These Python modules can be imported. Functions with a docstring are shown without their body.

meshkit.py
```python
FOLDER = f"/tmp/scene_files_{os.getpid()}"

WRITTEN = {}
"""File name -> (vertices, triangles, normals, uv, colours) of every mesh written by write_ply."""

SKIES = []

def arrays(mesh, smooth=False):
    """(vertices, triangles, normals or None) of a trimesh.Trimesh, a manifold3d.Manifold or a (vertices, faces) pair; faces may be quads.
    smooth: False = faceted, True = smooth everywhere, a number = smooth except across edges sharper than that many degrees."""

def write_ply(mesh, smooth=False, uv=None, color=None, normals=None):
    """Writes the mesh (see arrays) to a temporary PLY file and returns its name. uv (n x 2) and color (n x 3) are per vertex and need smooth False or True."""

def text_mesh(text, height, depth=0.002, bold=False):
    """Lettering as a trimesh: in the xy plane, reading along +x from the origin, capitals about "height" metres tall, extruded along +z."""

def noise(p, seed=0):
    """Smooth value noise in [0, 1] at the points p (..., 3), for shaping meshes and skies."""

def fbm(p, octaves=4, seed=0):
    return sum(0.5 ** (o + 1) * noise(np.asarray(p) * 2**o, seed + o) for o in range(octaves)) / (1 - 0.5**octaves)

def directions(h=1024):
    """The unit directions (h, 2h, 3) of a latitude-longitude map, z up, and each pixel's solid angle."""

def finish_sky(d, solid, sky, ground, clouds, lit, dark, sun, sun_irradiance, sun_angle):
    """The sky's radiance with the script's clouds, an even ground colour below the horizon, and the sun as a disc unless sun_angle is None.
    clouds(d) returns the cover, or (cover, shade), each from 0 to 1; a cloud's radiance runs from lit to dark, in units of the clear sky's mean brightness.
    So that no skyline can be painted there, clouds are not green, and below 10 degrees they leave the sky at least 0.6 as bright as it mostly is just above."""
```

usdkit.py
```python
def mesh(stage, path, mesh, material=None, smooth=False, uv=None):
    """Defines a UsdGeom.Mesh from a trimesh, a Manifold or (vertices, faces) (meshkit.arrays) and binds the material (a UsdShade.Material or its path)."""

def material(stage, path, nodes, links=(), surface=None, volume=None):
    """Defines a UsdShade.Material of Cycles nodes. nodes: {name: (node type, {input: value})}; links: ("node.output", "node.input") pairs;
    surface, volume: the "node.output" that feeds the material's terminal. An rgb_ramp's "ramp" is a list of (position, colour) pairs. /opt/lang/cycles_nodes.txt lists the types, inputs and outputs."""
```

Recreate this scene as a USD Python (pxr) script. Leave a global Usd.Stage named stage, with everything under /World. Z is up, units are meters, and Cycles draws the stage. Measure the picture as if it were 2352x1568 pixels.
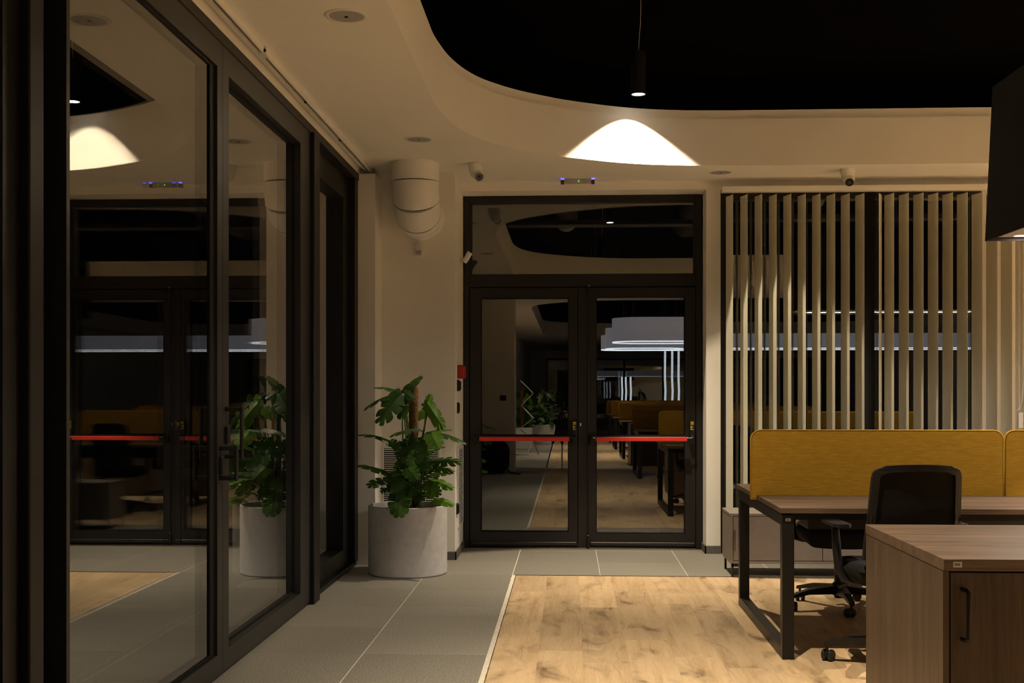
import math, random
import numpy as np
import trimesh
import shapely.geometry as sg
from pxr import Usd, UsdGeom, UsdLux, UsdShade, Gf, Sdf, Vt
import usdkit, meshkit

random.seed(7)
stage = Usd.Stage.CreateInMemory()
UsdGeom.SetStageUpAxis(stage, UsdGeom.Tokens.z)
UsdGeom.SetStageMetersPerUnit(stage, 1.0)
W = UsdGeom.Xform.Define(stage, '/World')
UsdGeom.Scope.Define(stage, '/World/Looks')

# ------------------------------------------------------------------ camera, night sky, exposure, light levels
CAM_H = 1.25
HAP = 36.0
FOC = 2637.0 / 2352 * HAP                      # focal length in mm for a 36 mm wide frame
cam = UsdGeom.Camera.Define(stage, '/World/Camera')
cam.CreateHorizontalApertureAttr(HAP)
cam.CreateVerticalApertureAttr(HAP * 1568 / 2352)
cam.CreateVerticalApertureOffsetAttr((902 - 784) / 2352 * HAP)   # shift lens: verticals stay upright
cam.CreateFocalLengthAttr(FOC)
cam.CreateClippingRangeAttr(Gf.Vec2f(0.05, 200))
cam.CreateExposureAttr(0.0)
_x = UsdGeom.Xformable(cam)
_x.AddTranslateOp().Set(Gf.Vec3d(0, 0, CAM_H))
_x.AddRotateXYZOp().Set(Gf.Vec3f(90, 0, 2.866))

dome = UsdLux.DomeLight.Define(stage, '/World/NightSky')
dome.CreateColorAttr(Gf.Vec3f(0.8, 0.85, 1.0))
dome.CreateIntensityAttr(0.0001)

WARM = (1.0, 0.81, 0.555)
BEAM, SPILL = 150.0, 62.0                   # strengths of each spot pendant's beam and of its wide spill
BEAM_DEG, SPILL_DEG = 33.5, 51.0
LED_BOX, LED_RING, LED_TUBE = 150.0, 4.0, 2.2

# ------------------------------------------------------------------ helpers
def mat(name, nodes, links=(), surface='p.BSDF'):
    return usdkit.material(stage, '/World/Looks/' + name, nodes, links, surface=surface)

def plain(name, col, rough=0.5, spec=0.5, metal=0.0, **kw):
    return mat(name, {'p': ('principled_bsdf', dict(base_color=col, roughness=rough, specular_ior_level=spec, metallic=metal, **kw))})

_used = {}
def numbered(parent, name):
    k = (parent, name)
    n = _used.get(k, 0)
    _used[k] = n + 1
    return name if n == 0 else f'{name}_{n:03d}'

LOC = {}
def _data(p, **kw):
    for k, v in kw.items():
        if v:
            p.SetCustomDataByKey(k, v)

def thing(name, label, cat=None, loc=(0, 0, 0), rotz=0.0, group=None, kind=None):
    path = '/World/' + numbered('/World', name)
    x = UsdGeom.Xform.Define(stage, path)
    x.AddTranslateOp().Set(Gf.Vec3d(*map(float, loc)))
    x.AddRotateZOp().Set(float(rotz))
    _data(x.GetPrim(), label=label, category=cat, group=group, kind=kind)
    LOC[path] = np.array(loc, float)
    return path

def part(name, mesh, m, parent, label=None, smooth=False, world=False, kind=None):
    """one mesh as a part of parent; world=True: the mesh is given in world coordinates (for things that are not rotated)"""
    if isinstance(mesh, (list,)):
        mesh = trimesh.util.concatenate(mesh)
    if world:
        root = '/' + '/'.join(parent.split('/')[1:3])
        mesh = mesh.copy()
        mesh.apply_translation(-LOC[root])
    path = parent + '/' + numbered(parent, name)
    g = usdkit.mesh(stage, path, mesh, m, smooth=smooth)
    _data(g.GetPrim(), label=label, kind=kind)
    return path

def struct(name, mesh, m, label, smooth=False):
    if isinstance(mesh, list):
        mesh = trimesh.util.concatenate(mesh)
    path = '/World/' + numbered('/World', name)
    g = usdkit.mesh(stage, path, mesh, m, smooth=smooth)
    _data(g.GetPrim(), label=label, kind='structure')
    return path

def dup(src, name, label, loc, rotz=0.0, cat=None, group=None):
    s = stage.GetPrimAtPath(src)
    was = s.GetCustomData()
    path = '/World/' + numbered('/World', name)
    x = UsdGeom.Xform.Define(stage, path)
    x.GetPrim().GetReferences().AddInternalReference(src)
    x.GetPrim().SetInstanceable(True)
    x.ClearXformOpOrder()
    ops = {o.GetOpName(): o for o in x.GetOrderedXformOps()}
    x.GetPrim().CreateAttribute('xformOp:translate', Sdf.ValueTypeNames.Double3).Set(Gf.Vec3d(*map(float, loc)))
    x.GetPrim().CreateAttribute('xformOp:rotateZ', Sdf.ValueTypeNames.Float).Set(float(rotz))
    x.GetXformOpOrderAttr().Set(Vt.TokenArray(['xformOp:translate', 'xformOp:rotateZ']))
    _data(x.GetPrim(), label=label, category=cat or was.get('category'), group=group or was.get('group'))
    LOC[path] = np.array(loc, float)
    return path

def box(x0, x1, y0, y1, z0, z1, b=0.0):
    x0, x1 = min(x0, x1), max(x0, x1); y0, y1 = min(y0, y1), max(y0, y1); z0, z1 = min(z0, z1), max(z0, z1)
    b = min(b, 0.45 * min(x1 - x0, y1 - y0, z1 - z0))
    if b <= 0:
        m = trimesh.creation.box((x1 - x0, y1 - y0, z1 - z0))
        m.apply_translation(((x0 + x1) / 2, (y0 + y1) / 2, (z0 + z1) / 2))
        return m
    P = []
    for X, sx in ((x0, 1), (x1, -1)):
        for Y, sy in ((y0, 1), (y1, -1)):
            for Z, sz in ((z0, 1), (z1, -1)):
                P += [(X, Y + sy * b, Z + sz * b), (X + sx * b, Y, Z + sz * b), (X + sx * b, Y + sy * b, Z)]
    return trimesh.convex.convex_hull(np.array(P))

def prism(poly, lo, hi, axis='z'):
    """extrude a 2-D outline; axis z: (x,y), axis y: (x,z) along y, axis x: (y,z) along x"""
    p = poly if isinstance(poly, (sg.Polygon,)) else sg.Polygon(poly)
    m = trimesh.creation.extrude_polygon(p, hi - lo, engine='earcut')
    v = m.vertices.copy()
    if axis == 'z':
        v[:, 2] += lo
    elif axis == 'y':
        v = np.stack([v[:, 0], hi - v[:, 2], v[:, 1]], 1)
    else:
        v = np.stack([v[:, 2] + lo, v[:, 0], v[:, 1]], 1)
    return trimesh.Trimesh(v, m.faces, process=False)

def tube(pts, r, seg=10, cap=True, closed=False):
    P = np.array(pts, float)
    n = len(P)
    R = np.broadcast_to(np.asarray(r, float), (n,))
    T = np.gradient(P, axis=0) if not closed else np.roll(P, -1, 0) - np.roll(P, 1, 0)
    T /= np.linalg.norm(T, axis=1, keepdims=True) + 1e-12
    ref = np.array([0, 0, 1.0]) if abs(T[0][2]) < 0.9 else np.array([1.0, 0, 0])
    u = np.cross(T[0], ref); u /= np.linalg.norm(u)
    V = []
    a = np.linspace(0, 2 * math.pi, seg, endpoint=False)
    for i in range(n):
        u = u - T[i] * np.dot(u, T[i]); u /= np.linalg.norm(u)
        w = np.cross(T[i], u)
        V.append(P[i] + R[i] * (np.cos(a)[:, None] * u + np.sin(a)[:, None] * w))
    V = np.concatenate(V)
    F = []
    for i in range(n if closed else n - 1):
        j = (i + 1) % n
        for k in range(seg):
            l = (k + 1) % seg
            F += [(i * seg + k, i * seg + l, j * seg + l), (i * seg + k, j * seg + l, j * seg + k)]
    if cap and not closed:
        V = np.vstack([V, P[:1], P[-1:]])
        c0, c1 = len(V) - 2, len(V) - 1
        for k in range(seg):
            l = (k + 1) % seg
            F += [(c0, l, k), (c1, (n - 1) * seg + k, (n - 1) * seg + l)]
    m = trimesh.Trimesh(V, F, process=False)
    m.invert() if False else None
    return m

def lathe(prof, seg=48, c=(0, 0)):
    """prof: (r, z) points; open or closed profile revolved about z"""
    a = np.linspace(0, 2 * math.pi, seg, endpoint=False)
    V, F = [], []
    for r, z in prof:
        V.append(np.stack([c[0] + r * np.cos(a), c[1] + r * np.sin(a), np.full(seg, z)], 1))
    V = np.concatenate(V)
    for i in range(len(prof) - 1):
        for k in range(seg):
            l = (k + 1) % seg
            F += [(i * seg + k, i * seg + l, (i + 1) * seg + l), (i * seg + k, (i + 1) * seg + l, (i + 1) * seg + k)]
    return trimesh.Trimesh(V, F, process=False)

def cyl(r, z0, z1, c=(0, 0), seg=32, b=0.0):
    if b:
        return lathe([(0.0001, z0), (r - b, z0), (r, z0 + b), (r, z1 - b), (r - b, z1), (0.0001, z1)], seg, c)
    return lathe([(0.0001, z0), (r, z0), (r, z1), (0.0001, z1)], seg, c)

def turn(m, axis, deg, about=(0, 0, 0)):
    m = m.copy()
    m.apply_transform(trimesh.transformations.rotation_matrix(math.radians(deg), axis, about))
    return m

def move(m, d):
    m = m.copy(); m.apply_translation(d); return m

def rrect(x0, x1, y0, y1, r, n=8, corners=(1, 1, 1, 1)):
    """rounded rectangle outline; corners: bottom-left, bottom-right, top-right, top-left"""
    pts = []
    for (cx, cy, a0, on) in ((x0 + r, y0 + r, 180, corners[0]), (x1 - r, y0 + r, 270, corners[1]), (x1 - r, y1 - r, 0, corners[2]), (x0 + r, y1 - r, 90, corners[3])):
        if on:
            for k in range(n + 1):
                a = math.radians(a0 + 90 * k / n)
                pts.append((cx + r * math.cos(a), cy + r * math.sin(a)))
        else:
            pts.append((x0 if a0 in (180, 90) else x1, y0 if a0 in (180, 270) else y1))
    return pts

# ------------------------------------------------------------------ materials
def noisy(name, col, col2, scale, rough=0.6, spec=0.4, bump=0.0, bscale=200.0, lo=0.35, hi=0.65, detail=4, mscale=(1, 1, 1), rand=0.0):
    nodes = {'g': ('geometry', {}), 'm': ('mapping', {'scale': mscale}),
             'n': ('noise_texture', {'scale': scale, 'detail': detail, 'roughness': 0.6}),
             'r': ('rgb_ramp', {'ramp': [(lo, col), (hi, col2)]}),
             'p': ('principled_bsdf', {'roughness': rough, 'specular_ior_level': spec})}
    links = [('g.position', 'm.vector'), ('m.vector', 'n.vector'), ('n.fac', 'r.fac')]
    last = 'r.color'
    if rand:
        nodes['oi'] = ('object_info', {})
        nodes['mr'] = ('map_range', {'from_min': 0.0, 'from_max': 1.0, 'to_min': 1 - rand, 'to_max': 1 + rand})
        nodes['h'] = ('hsv', {})
        links += [('oi.random', 'mr.value'), ('mr.result', 'h.value'), ('r.color', 'h.color')]
        last = 'h.color'
    links.append((last, 'p.base_color'))
    if bump:
        nodes['n2'] = ('noise_texture', {'scale': bscale, 'detail': 3})
        nodes['b'] = ('bump', {'strength': bump, 'distance': 0.002})
        links += [('m.vector', 'n2.vector'), ('n2.fac', 'b.height'), ('b.normal', 'p.normal')]
    return mat(name, nodes, links)

def woody(name, ramp, along, rough=0.45, spec=0.4, coarse=7.0, fine=60.0, stretch=14.0, knots=None, spread=0.12):
    """wood with its grain along one axis, offset by a random amount for each board"""
    ax = {'x': 0, 'y': 1, 'z': 2}[along]
    s1 = [1.0, 1.0, 1.0]; s1[ax] = 1.0 / stretch
    nodes = {'g': ('geometry', {}), 'oi': ('object_info', {}),
             'k': ('math', {'math_type': 'multiply', 'value2': 37.0}),
             'c': ('combine_xyz', {}),
             'm': ('mapping', {'scale': (1, 1, 1)}),
             'm1': ('mapping', {'scale': tuple(s1)}),
             'n1': ('noise_texture', {'scale': coarse, 'detail': 4, 'roughness': 0.58, 'distortion': 0.5}),
             'n2': ('noise_texture', {'scale': fine, 'detail': 3, 'roughness': 0.6, 'distortion': 0.4}),
             'mx': ('mix_float', {'fac': 0.35}),
             'r': ('rgb_ramp', {'ramp': ramp}),
             'mr': ('map_range', {'from_min': 0.0, 'from_max': 1.0, 'to_min': 1 - spread, 'to_max': 1 + spread}),
             'h': ('hsv', {}),
             'p': ('principled_bsdf', {'roughness': rough, 'specular_ior_level': spec}),
             'b': ('bump', {'strength': 0.12, 'distance': 0.001})}
    links = [('oi.random', 'k.value1'), ('k.value', 'c.x'), ('k.value', 'c.y'), ('k.value', 'c.z'), ('g.position', 'm.vector'), ('c.vector', 'm.location'),
             ('m.vector', 'm1.vector'), ('m1.vector', 'n1.vector'), ('m1.vector', 'n2.vector'),
             ('n1.fac', 'mx.a'), ('n2.fac', 'mx.b'), ('mx.result', 'r.fac'), ('oi.random', 'mr.value'), ('mr.result', 'h.value'),
             ('n2.fac', 'b.height'), ('b.normal', 'p.normal')]
    col = 'r.color'
    if knots:
        s2 = [1.0, 1.0, 1.0]; s2[ax] = 0.42
        nodes['m2'] = ('mapping', {'scale': tuple(s2)})
        nodes['n3'] = ('noise_texture', {'scale': 5.6, 'detail': 4, 'roughness': 0.58, 'distortion': 0.7})
        nodes['kr'] = ('rgb_ramp', {'ramp': [(0.0, (0, 0, 0)), (0.53, (0, 0, 0)), (0.64, (0.32, 0.32, 0.32)), (0.74, (1, 1, 1)), (1.0, (1, 1, 1))]})
        s3 = [1.0, 1.0, 1.0]; s3[ax] = 0.16
        nodes['m3'] = ('mapping', {'scale': tuple(s3)})
        nodes['n4'] = ('noise_texture', {'scale': 6.5, 'detail': 1.5, 'roughness': 0.5, 'distortion': 0.25})
        nodes['cr'] = ('rgb_ramp', {'ramp': [(0.0, (0, 0, 0)), (0.488, (0, 0, 0)), (0.499, (1, 1, 1)), (0.502, (1, 1, 1)), (0.513, (0, 0, 0)), (1.0, (0, 0, 0))]})
        nodes['cm'] = ('mix_color', {'blend_type': 'multiply', 'fac': 1.0})
        nodes['n5'] = ('noise_texture', {'scale': 2.6, 'detail': 2})
        nodes['gr'] = ('rgb_ramp', {'ramp': [(0.0, (0, 0, 0)), (0.56, (0, 0, 0)), (0.70, (0.32, 0.32, 0.32)), (1.0, (0.32, 0.32, 0.32))]})
        nodes['x1'] = ('mix_color', {'blend_type': 'mix', 'b': knots})
        nodes['x2'] = ('mix_color', {'blend_type': 'mix', 'b': tuple(c * 0.6 for c in knots)})
        links += [('m.vector', 'm2.vector'), ('m2.vector', 'n3.vector'), ('n3.fac', 'kr.fac'), ('m.vector', 'm3.vector'), ('m3.vector', 'n4.vector'), ('n4.fac', 'cr.fac'),
                  ('m2.vector', 'n5.vector'), ('n5.fac', 'gr.fac'), ('cr.color', 'cm.a'), ('gr.color', 'cm.b'),
                  ('r.color', 'x1.a'), ('kr.color', 'x1.fac'), ('x1.result', 'x2.a'), ('cm.result', 'x2.fac')]
        col = 'x2.result'
    links += [(col, 'h.color'), ('h.color', 'p.base_color')]
    return mat(name, nodes, links)

PLASTER = noisy('plaster', (0.79, 0.765, 0.71), (0.82, 0.795, 0.74), 3.0, rough=0.7, spec=0.25, bump=0.05, bscale=90)
CEIL = noisy('ceiling_paint', (0.80, 0.775, 0.72), (0.82, 0.795, 0.74), 2.0, rough=0.8, spec=0.2)
BLACKC = plain('plenum_black', (0.006, 0.006, 0.007), 0.9, 0.1)
DUCTBLK = plain('plenum_duct', (0.045, 0.046, 0.05), 0.55, 0.4)
FRAME = noisy('anthracite_frame', (0.015, 0.0145, 0.014), (0.019, 0.018, 0.017), 60, rough=0.42, spec=0.45)
DFRAME = noisy('door_frame_black', (0.014, 0.012, 0.011), (0.018, 0.015, 0.014), 60, rough=0.5, spec=0.35)
POSTBLK = plain('black_post', (0.005, 0.0045, 0.004), 0.45, 0.35)
GASKET = plain('black_gasket', (0.006, 0.006, 0.006), 0.6, 0.2)
TILE = noisy('stone_tile', (0.125, 0.118, 0.102), (0.36, 0.345, 0.308), 120, rough=0.55, spec=0.35, bump=0.15, bscale=260, lo=0.32, hi=0.70, detail=6, rand=0.10)
SKIRT = noisy('stone_skirting', (0.085, 0.080, 0.070), (0.14, 0.13, 0.115), 130, rough=0.6, bump=0.1)
GROUT = noisy('pale_grout', (0.60, 0.57, 0.50), (0.74, 0.70, 0.62), 40, rough=0.9, spec=0.1)
SUBDARK = plain('plank_bed', (0.10, 0.065, 0.035), 0.9, 0.1)
OAK = woody('oak_plank', [(0.22, (0.30, 0.19, 0.10)), (0.40, (0.44, 0.31, 0.178)), (0.52, (0.52, 0.38, 0.23)), (0.72, (0.60, 0.455, 0.295))], 'y',
            rough=0.5, spec=0.35, coarse=20, fine=150, stretch=13, knots=(0.12, 0.072, 0.036), spread=0.15)
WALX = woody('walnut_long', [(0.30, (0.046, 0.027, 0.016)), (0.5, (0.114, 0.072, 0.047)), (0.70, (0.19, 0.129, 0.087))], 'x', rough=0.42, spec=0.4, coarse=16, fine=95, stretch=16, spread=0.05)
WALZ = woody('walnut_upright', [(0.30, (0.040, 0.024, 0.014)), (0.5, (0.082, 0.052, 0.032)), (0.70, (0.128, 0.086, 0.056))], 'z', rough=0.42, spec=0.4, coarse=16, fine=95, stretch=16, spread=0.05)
EDGE = plain('pale_edge_strip', (0.30, 0.21, 0.13), 0.5, 0.3)
YELLOW = noisy('yellow_felt', (0.335, 0.185, 0.018), (0.43, 0.25, 0.030), 55, rough=0.9, spec=0.1, bump=0.25, bscale=260, mscale=(0.35, 1, 4.0), detail=5)
YPIPE = plain('yellow_seam', (0.56, 0.36, 0.065), 0.85, 0.1)
TAUPE = noisy('taupe_laminate', (0.205, 0.178, 0.155), (0.222, 0.193, 0.168), 30, rough=0.5, spec=0.35)
BLKMET = plain('black_steel', (0.009, 0.008, 0.007), 0.42, 0.38)
BLKPLA = plain('black_plastic', (0.008, 0.008, 0.009), 0.42, 0.4)
BLKFAB = noisy('black_upholstery', (0.010, 0.010, 0.011), (0.018, 0.018, 0.019), 300, rough=0.9, spec=0.15, bump=0.2, bscale=500)
RUBBER = plain('caster_rubber', (0.02, 0.02, 0.021), 0.35, 0.5)
CHROME = plain('chrome', (0.72, 0.71, 0.69), 0.18, 0.5, 1.0)
RED = plain('red_enamel', (0.62, 0.035, 0.022), 0.35, 0.5)
REDBOX = plain('red_plastic', (0.36, 0.018, 0.012), 0.45, 0.4)
STICK = plain('label_yellow', (0.50, 0.38, 0.03), 0.6, 0.2)
PAPER = plain('label_white', (0.62, 0.60, 0.56), 0.6, 0.2)
INK = plain('label_grey', (0.22, 0.21, 0.20), 0.7, 0.1)
WHITEPL = plain('white_plastic', (0.70, 0.69, 0.66), 0.4, 0.4)
WHITEMET = plain('white_powdercoat', (0.74, 0.73, 0.69), 0.5, 0.35)
ALU = plain('aluminium_track', (0.50, 0.50, 0.49), 0.35, 0.5, 0.6)
GREYDISC = noisy('speaker_mesh', (0.33, 0.32, 0.30), (0.40, 0.39, 0.37), 900, rough=0.7, spec=0.3)
DUCTW = plain('white_duct_paint', (0.80, 0.785, 0.745), 0.45, 0.4)
LENS = plain('dark_lens', (0.01, 0.01, 0.012), 0.12, 0.6)
POT = noisy('white_concrete', (0.50, 0.505, 0.525), (0.57, 0.575, 0.595), 18, rough=0.65, spec=0.3, bump=0.08, bscale=60, detail=6)
SOIL = noisy('potting_soil', (0.018, 0.012, 0.008), (0.05, 0.034, 0.022), 80, rough=1.0, spec=0.05, bump=0.6, bscale=120)
MOSS = noisy('coir_pole', (0.085, 0.040, 0.018), (0.26, 0.15, 0.075), 85, rough=1.0, spec=0.05, bump=0.8, bscale=180, detail=6)
SHADE = noisy('dark_felt_shade', (0.018, 0.014, 0.012), (0.024, 0.019, 0.016), 200, rough=0.85, spec=0.15)
INNERW = plain('white_shade_lining', (0.34, 0.32, 0.30), 0.7, 0.1)
GREYSCR = plain('grey_laminate_dark', (0.05, 0.048, 0.046), 0.55, 0.3)
ASPH = noisy('outdoor_paving', (0.02, 0.02, 0.02), (0.035, 0.035, 0.033), 6, rough=0.9)
BLIND = mat('blind_fabric', {'d': ('principled_bsdf', {'base_color': (0.86, 0.845, 0.75), 'roughness': 0.85, 'specular_ior_level': 0.15}),
                             't': ('translucent_bsdf', {'color': (0.84, 0.825, 0.74)}), 'mx': ('mix_closure', {'fac': 0.42})},
            [('d.BSDF', 'mx.closure1'), ('t.BSDF', 'mx.closure2')], surface='mx.closure')
MESHBACK = mat('chair_mesh', {'d': ('principled_bsdf', {'base_color': (0.012, 0.011, 0.011), 'roughness': 0.85, 'specular_ior_level': 0.1}),
                              't': ('transparent_bsdf', {'color': (1, 1, 1)}), 'mx': ('mix_closure', {'fac': 0.10})},
               [('d.BSDF', 'mx.closure1'), ('t.BSDF', 'mx.closure2')], surface='mx.closure')

def leafy(name, a, b, tr):
    return mat(name, {'g': ('geometry', {}), 'n': ('noise_texture', {'scale': 14, 'detail': 3}), 'oi': ('object_info', {}),
                      'r': ('rgb_ramp', {'ramp': [(0.3, a), (0.7, b)]}),
                      'mr': ('map_range', {'from_min': 0.0, 'from_max': 1.0, 'to_min': 0.7, 'to_max': 1.35}), 'h': ('hsv', {}),
                      'd': ('principled_bsdf', {'roughness': 0.42, 'specular_ior_level': 0.4}), 't': ('translucent_bsdf', {'color': tr}), 'mx': ('mix_closure', {'fac': 0.22})},
               [('g.position', 'n.vector'), ('n.fac', 'r.fac'), ('r.color', 'h.color'), ('oi.random', 'mr.value'), ('mr.result', 'h.value'), ('h.color', 'd.base_color'),
                ('d.BSDF', 'mx.closure1'), ('t.BSDF', 'mx.closure2')], surface='mx.closure')
LEAF = leafy('monstera_leaf', (0.022, 0.065, 0.012), (0.045, 0.115, 0.018), (0.10, 0.24, 0.02))
LEAFY = leafy('monstera_leaf_young', (0.07, 0.18, 0.018), (0.12, 0.27, 0.03), (0.20, 0.42, 0.03))
STEM = plain('monstera_stem', (0.06, 0.12, 0.02), 0.5, 0.4)

def glassy(name, tint):
    # two glass surfaces per face of a sealed double-glazed unit: Schlick reflectance R, combined 2R/(1+R)
    nodes = {'lw': ('layer_weight', {'blend': 0.5}),
             'p5': ('math', {'math_type': 'power', 'value2': 5.0}),
             'ma': ('math', {'math_type': 'multiply_add', 'value2': 0.94, 'value3': 0.060}),
             'd2': ('math', {'math_type': 'multiply', 'value2': 2.0}),
             'a1': ('math', {'math_type': 'add', 'value2': 1.0}),
             'dv': ('math', {'math_type': 'divide'}),
             'tr': ('transparent_bsdf', {'color': tint}),
             'gl': ('glossy_bsdf', {'color': (1, 1, 1), 'roughness': 0.0}),
             'mx': ('mix_closure', {})}
    links = [('lw.facing', 'p5.value1'), ('p5.value', 'ma.value1'), ('ma.value', 'd2.value1'), ('ma.value', 'a1.value1'), ('d2.value', 'dv.value1'), ('a1.value', 'dv.value2'),
             ('dv.value', 'mx.fac'), ('tr.BSDF', 'mx.closure1'), ('gl.BSDF', 'mx.closure2')]
    return mat(name, nodes, links, surface='mx.closure')
GLASS = glassy('double_glazing', (0.93, 0.95, 0.93))

def glow(name, col, s):
    return mat(name, {'e': ('emission', {'color': col, 'strength': s})}, surface='e.emission')
SPOTLENS = glow('spot_lens', (1.0, 0.93, 0.80), 14.0)
LEDBOX = glow('led_strip_box', (1.0, 0.93, 0.86), 6.0)
LEDRING = glow('led_strip_ring', (0.86, 0.92, 1.0), LED_RING)
LEDTUBE = glow('led_tube', (0.80, 0.90, 1.0), LED_TUBE)
RINGSHADE = mat('luminous_mesh_shade', {'d': ('principled_bsdf', {'base_color': (0.45, 0.44, 0.46), 'roughness': 0.8, 'emission_color': (0.80, 0.80, 0.92), 'emission_strength': 0.42})}, surface='d.BSDF')
BLUE = glow('blue_indicator', (0.10, 0.10, 1.0), 6.0)
GREEN = glow('green_indicator', (0.02, 1.0, 0.18), 3.0)
UNITGLASS = plain('clear_grey_cover', (0.42, 0.38, 0.33), 0.2, 0.5)

# ================================================================== SETTING
X_L, X_R = -1.53, 9.6           # inner faces of the left and right walls
Y_B, Y_N = 9.0, -26.5           # door wall and the far end behind the camera
Z_C = 2.9

# ---- floor: slab, stone tiles, oak planks
fl = thing('floor', 'grey stone tile walkway around an oak plank floor', kind='structure')
part('slab', [box(-1.75, X_R + .2, Y_N - .2, 9.6, -0.20, -0.0062), box(-1.62, -0.392, Y_N, 9.32, -0.0063, -0.0010), box(-0.392, X_R, 7.872, 9.32, -0.0063, -0.0010)], GROUT, fl)
part('plank_bed', [box(-0.372, X_R, Y_N, 7.862, -0.0065, -0.004)], SUBDARK, fl)
rng = random.Random(3)
G = 0.0032
far_tiles = []
def tile(x0, x1, y0, y1, stuff=False):
    dz = rng.uniform(-0.0006, 0.0004)
    m = box(x0 + G / 2, x1 - G / 2, y0 + G / 2.4, y1 - G / 2.4, -0.0065, dz, 0.0012 if not stuff else 0)
    far_tiles.append(m) if stuff else part('tile', m, TILE, fl)
row = [7.88 + 0.6 * k for k in range(2, -58, -1)]
for k, y1 in enumerate([9.3] + row):
    y0 = ([9.3] + row)[k + 1] if k + 1 < len(row) + 1 else Y_N
    y0 = max(y0, Y_N)
    if y1 - y0 < 0.02:
        continue
    far = y1 < 0.6
    tile(-0.99, -0.392, y0, y1, far)
    tile(-1.585, -0.99, y0, y1, far)
    if y0 >= 7.8:
        for j in range(17):
            x0 = -0.39 + 0.6 * j
            tile(x0, min(x0 + 0.6, X_R), y0, y1)
part('tile_field', far_tiles, TILE, fl, kind='stuff')
PW = 0.2145
far_pl = []
ncol = int((X_R + 0.365) / PW) + 1
for j in range(ncol):
    x0 = -0.365 + PW * j
    x1 = min(x0 + PW, X_R)
    y = 7.858
    off = rng.uniform(0.25, 1.35)
    while y > Y_N + 0.01:
        ln = off if off else 1.38
        off = 0
        y0 = max(y - ln, Y_N)
        dz = rng.uniform(-0.0004, 0.0003)
        near = y > 0.4 and x0 < 3.4
        m = box(x0 + 0.0001, x1 - 0.0001, y0 + 0.0001, y - 0.0001, -0.004, dz * .6, 0)
        part('plank', m, OAK, fl) if near else far_pl.append(m)
        y = y0
part('plank_field', far_pl, OAK, fl, kind='stuff')
# ragged pale joint between stone and oak
ed = []
yy = Y_N
pts_l, pts_r = [], []
while yy < 7.88:
    pts_l.append((-0.391 - rng.uniform(0, 0.0015) - (0.005 if rng.random() < 0.02 else 0), yy)); pts_r.append((-0.370 + rng.uniform(-0.001, 0.001), yy)); yy += 0.035
part('joint_strip', prism(pts_l + pts_r[::-1], -0.006, 0.0016), GROUT, fl, label='uneven pale joint between stone and oak')
xs = -0.39
pts_l, pts_r = [], []
while xs < X_R:
    pts_l.append((xs, 7.884 + rng.uniform(0, 0.003))); pts_r.append((xs, 7.860 - rng.uniform(0.0, 0.004))); xs += 0.04
part('joint_strip', prism(pts_l + pts_r[::-1], -0.006, 0.0006), SUBDARK, fl)

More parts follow.
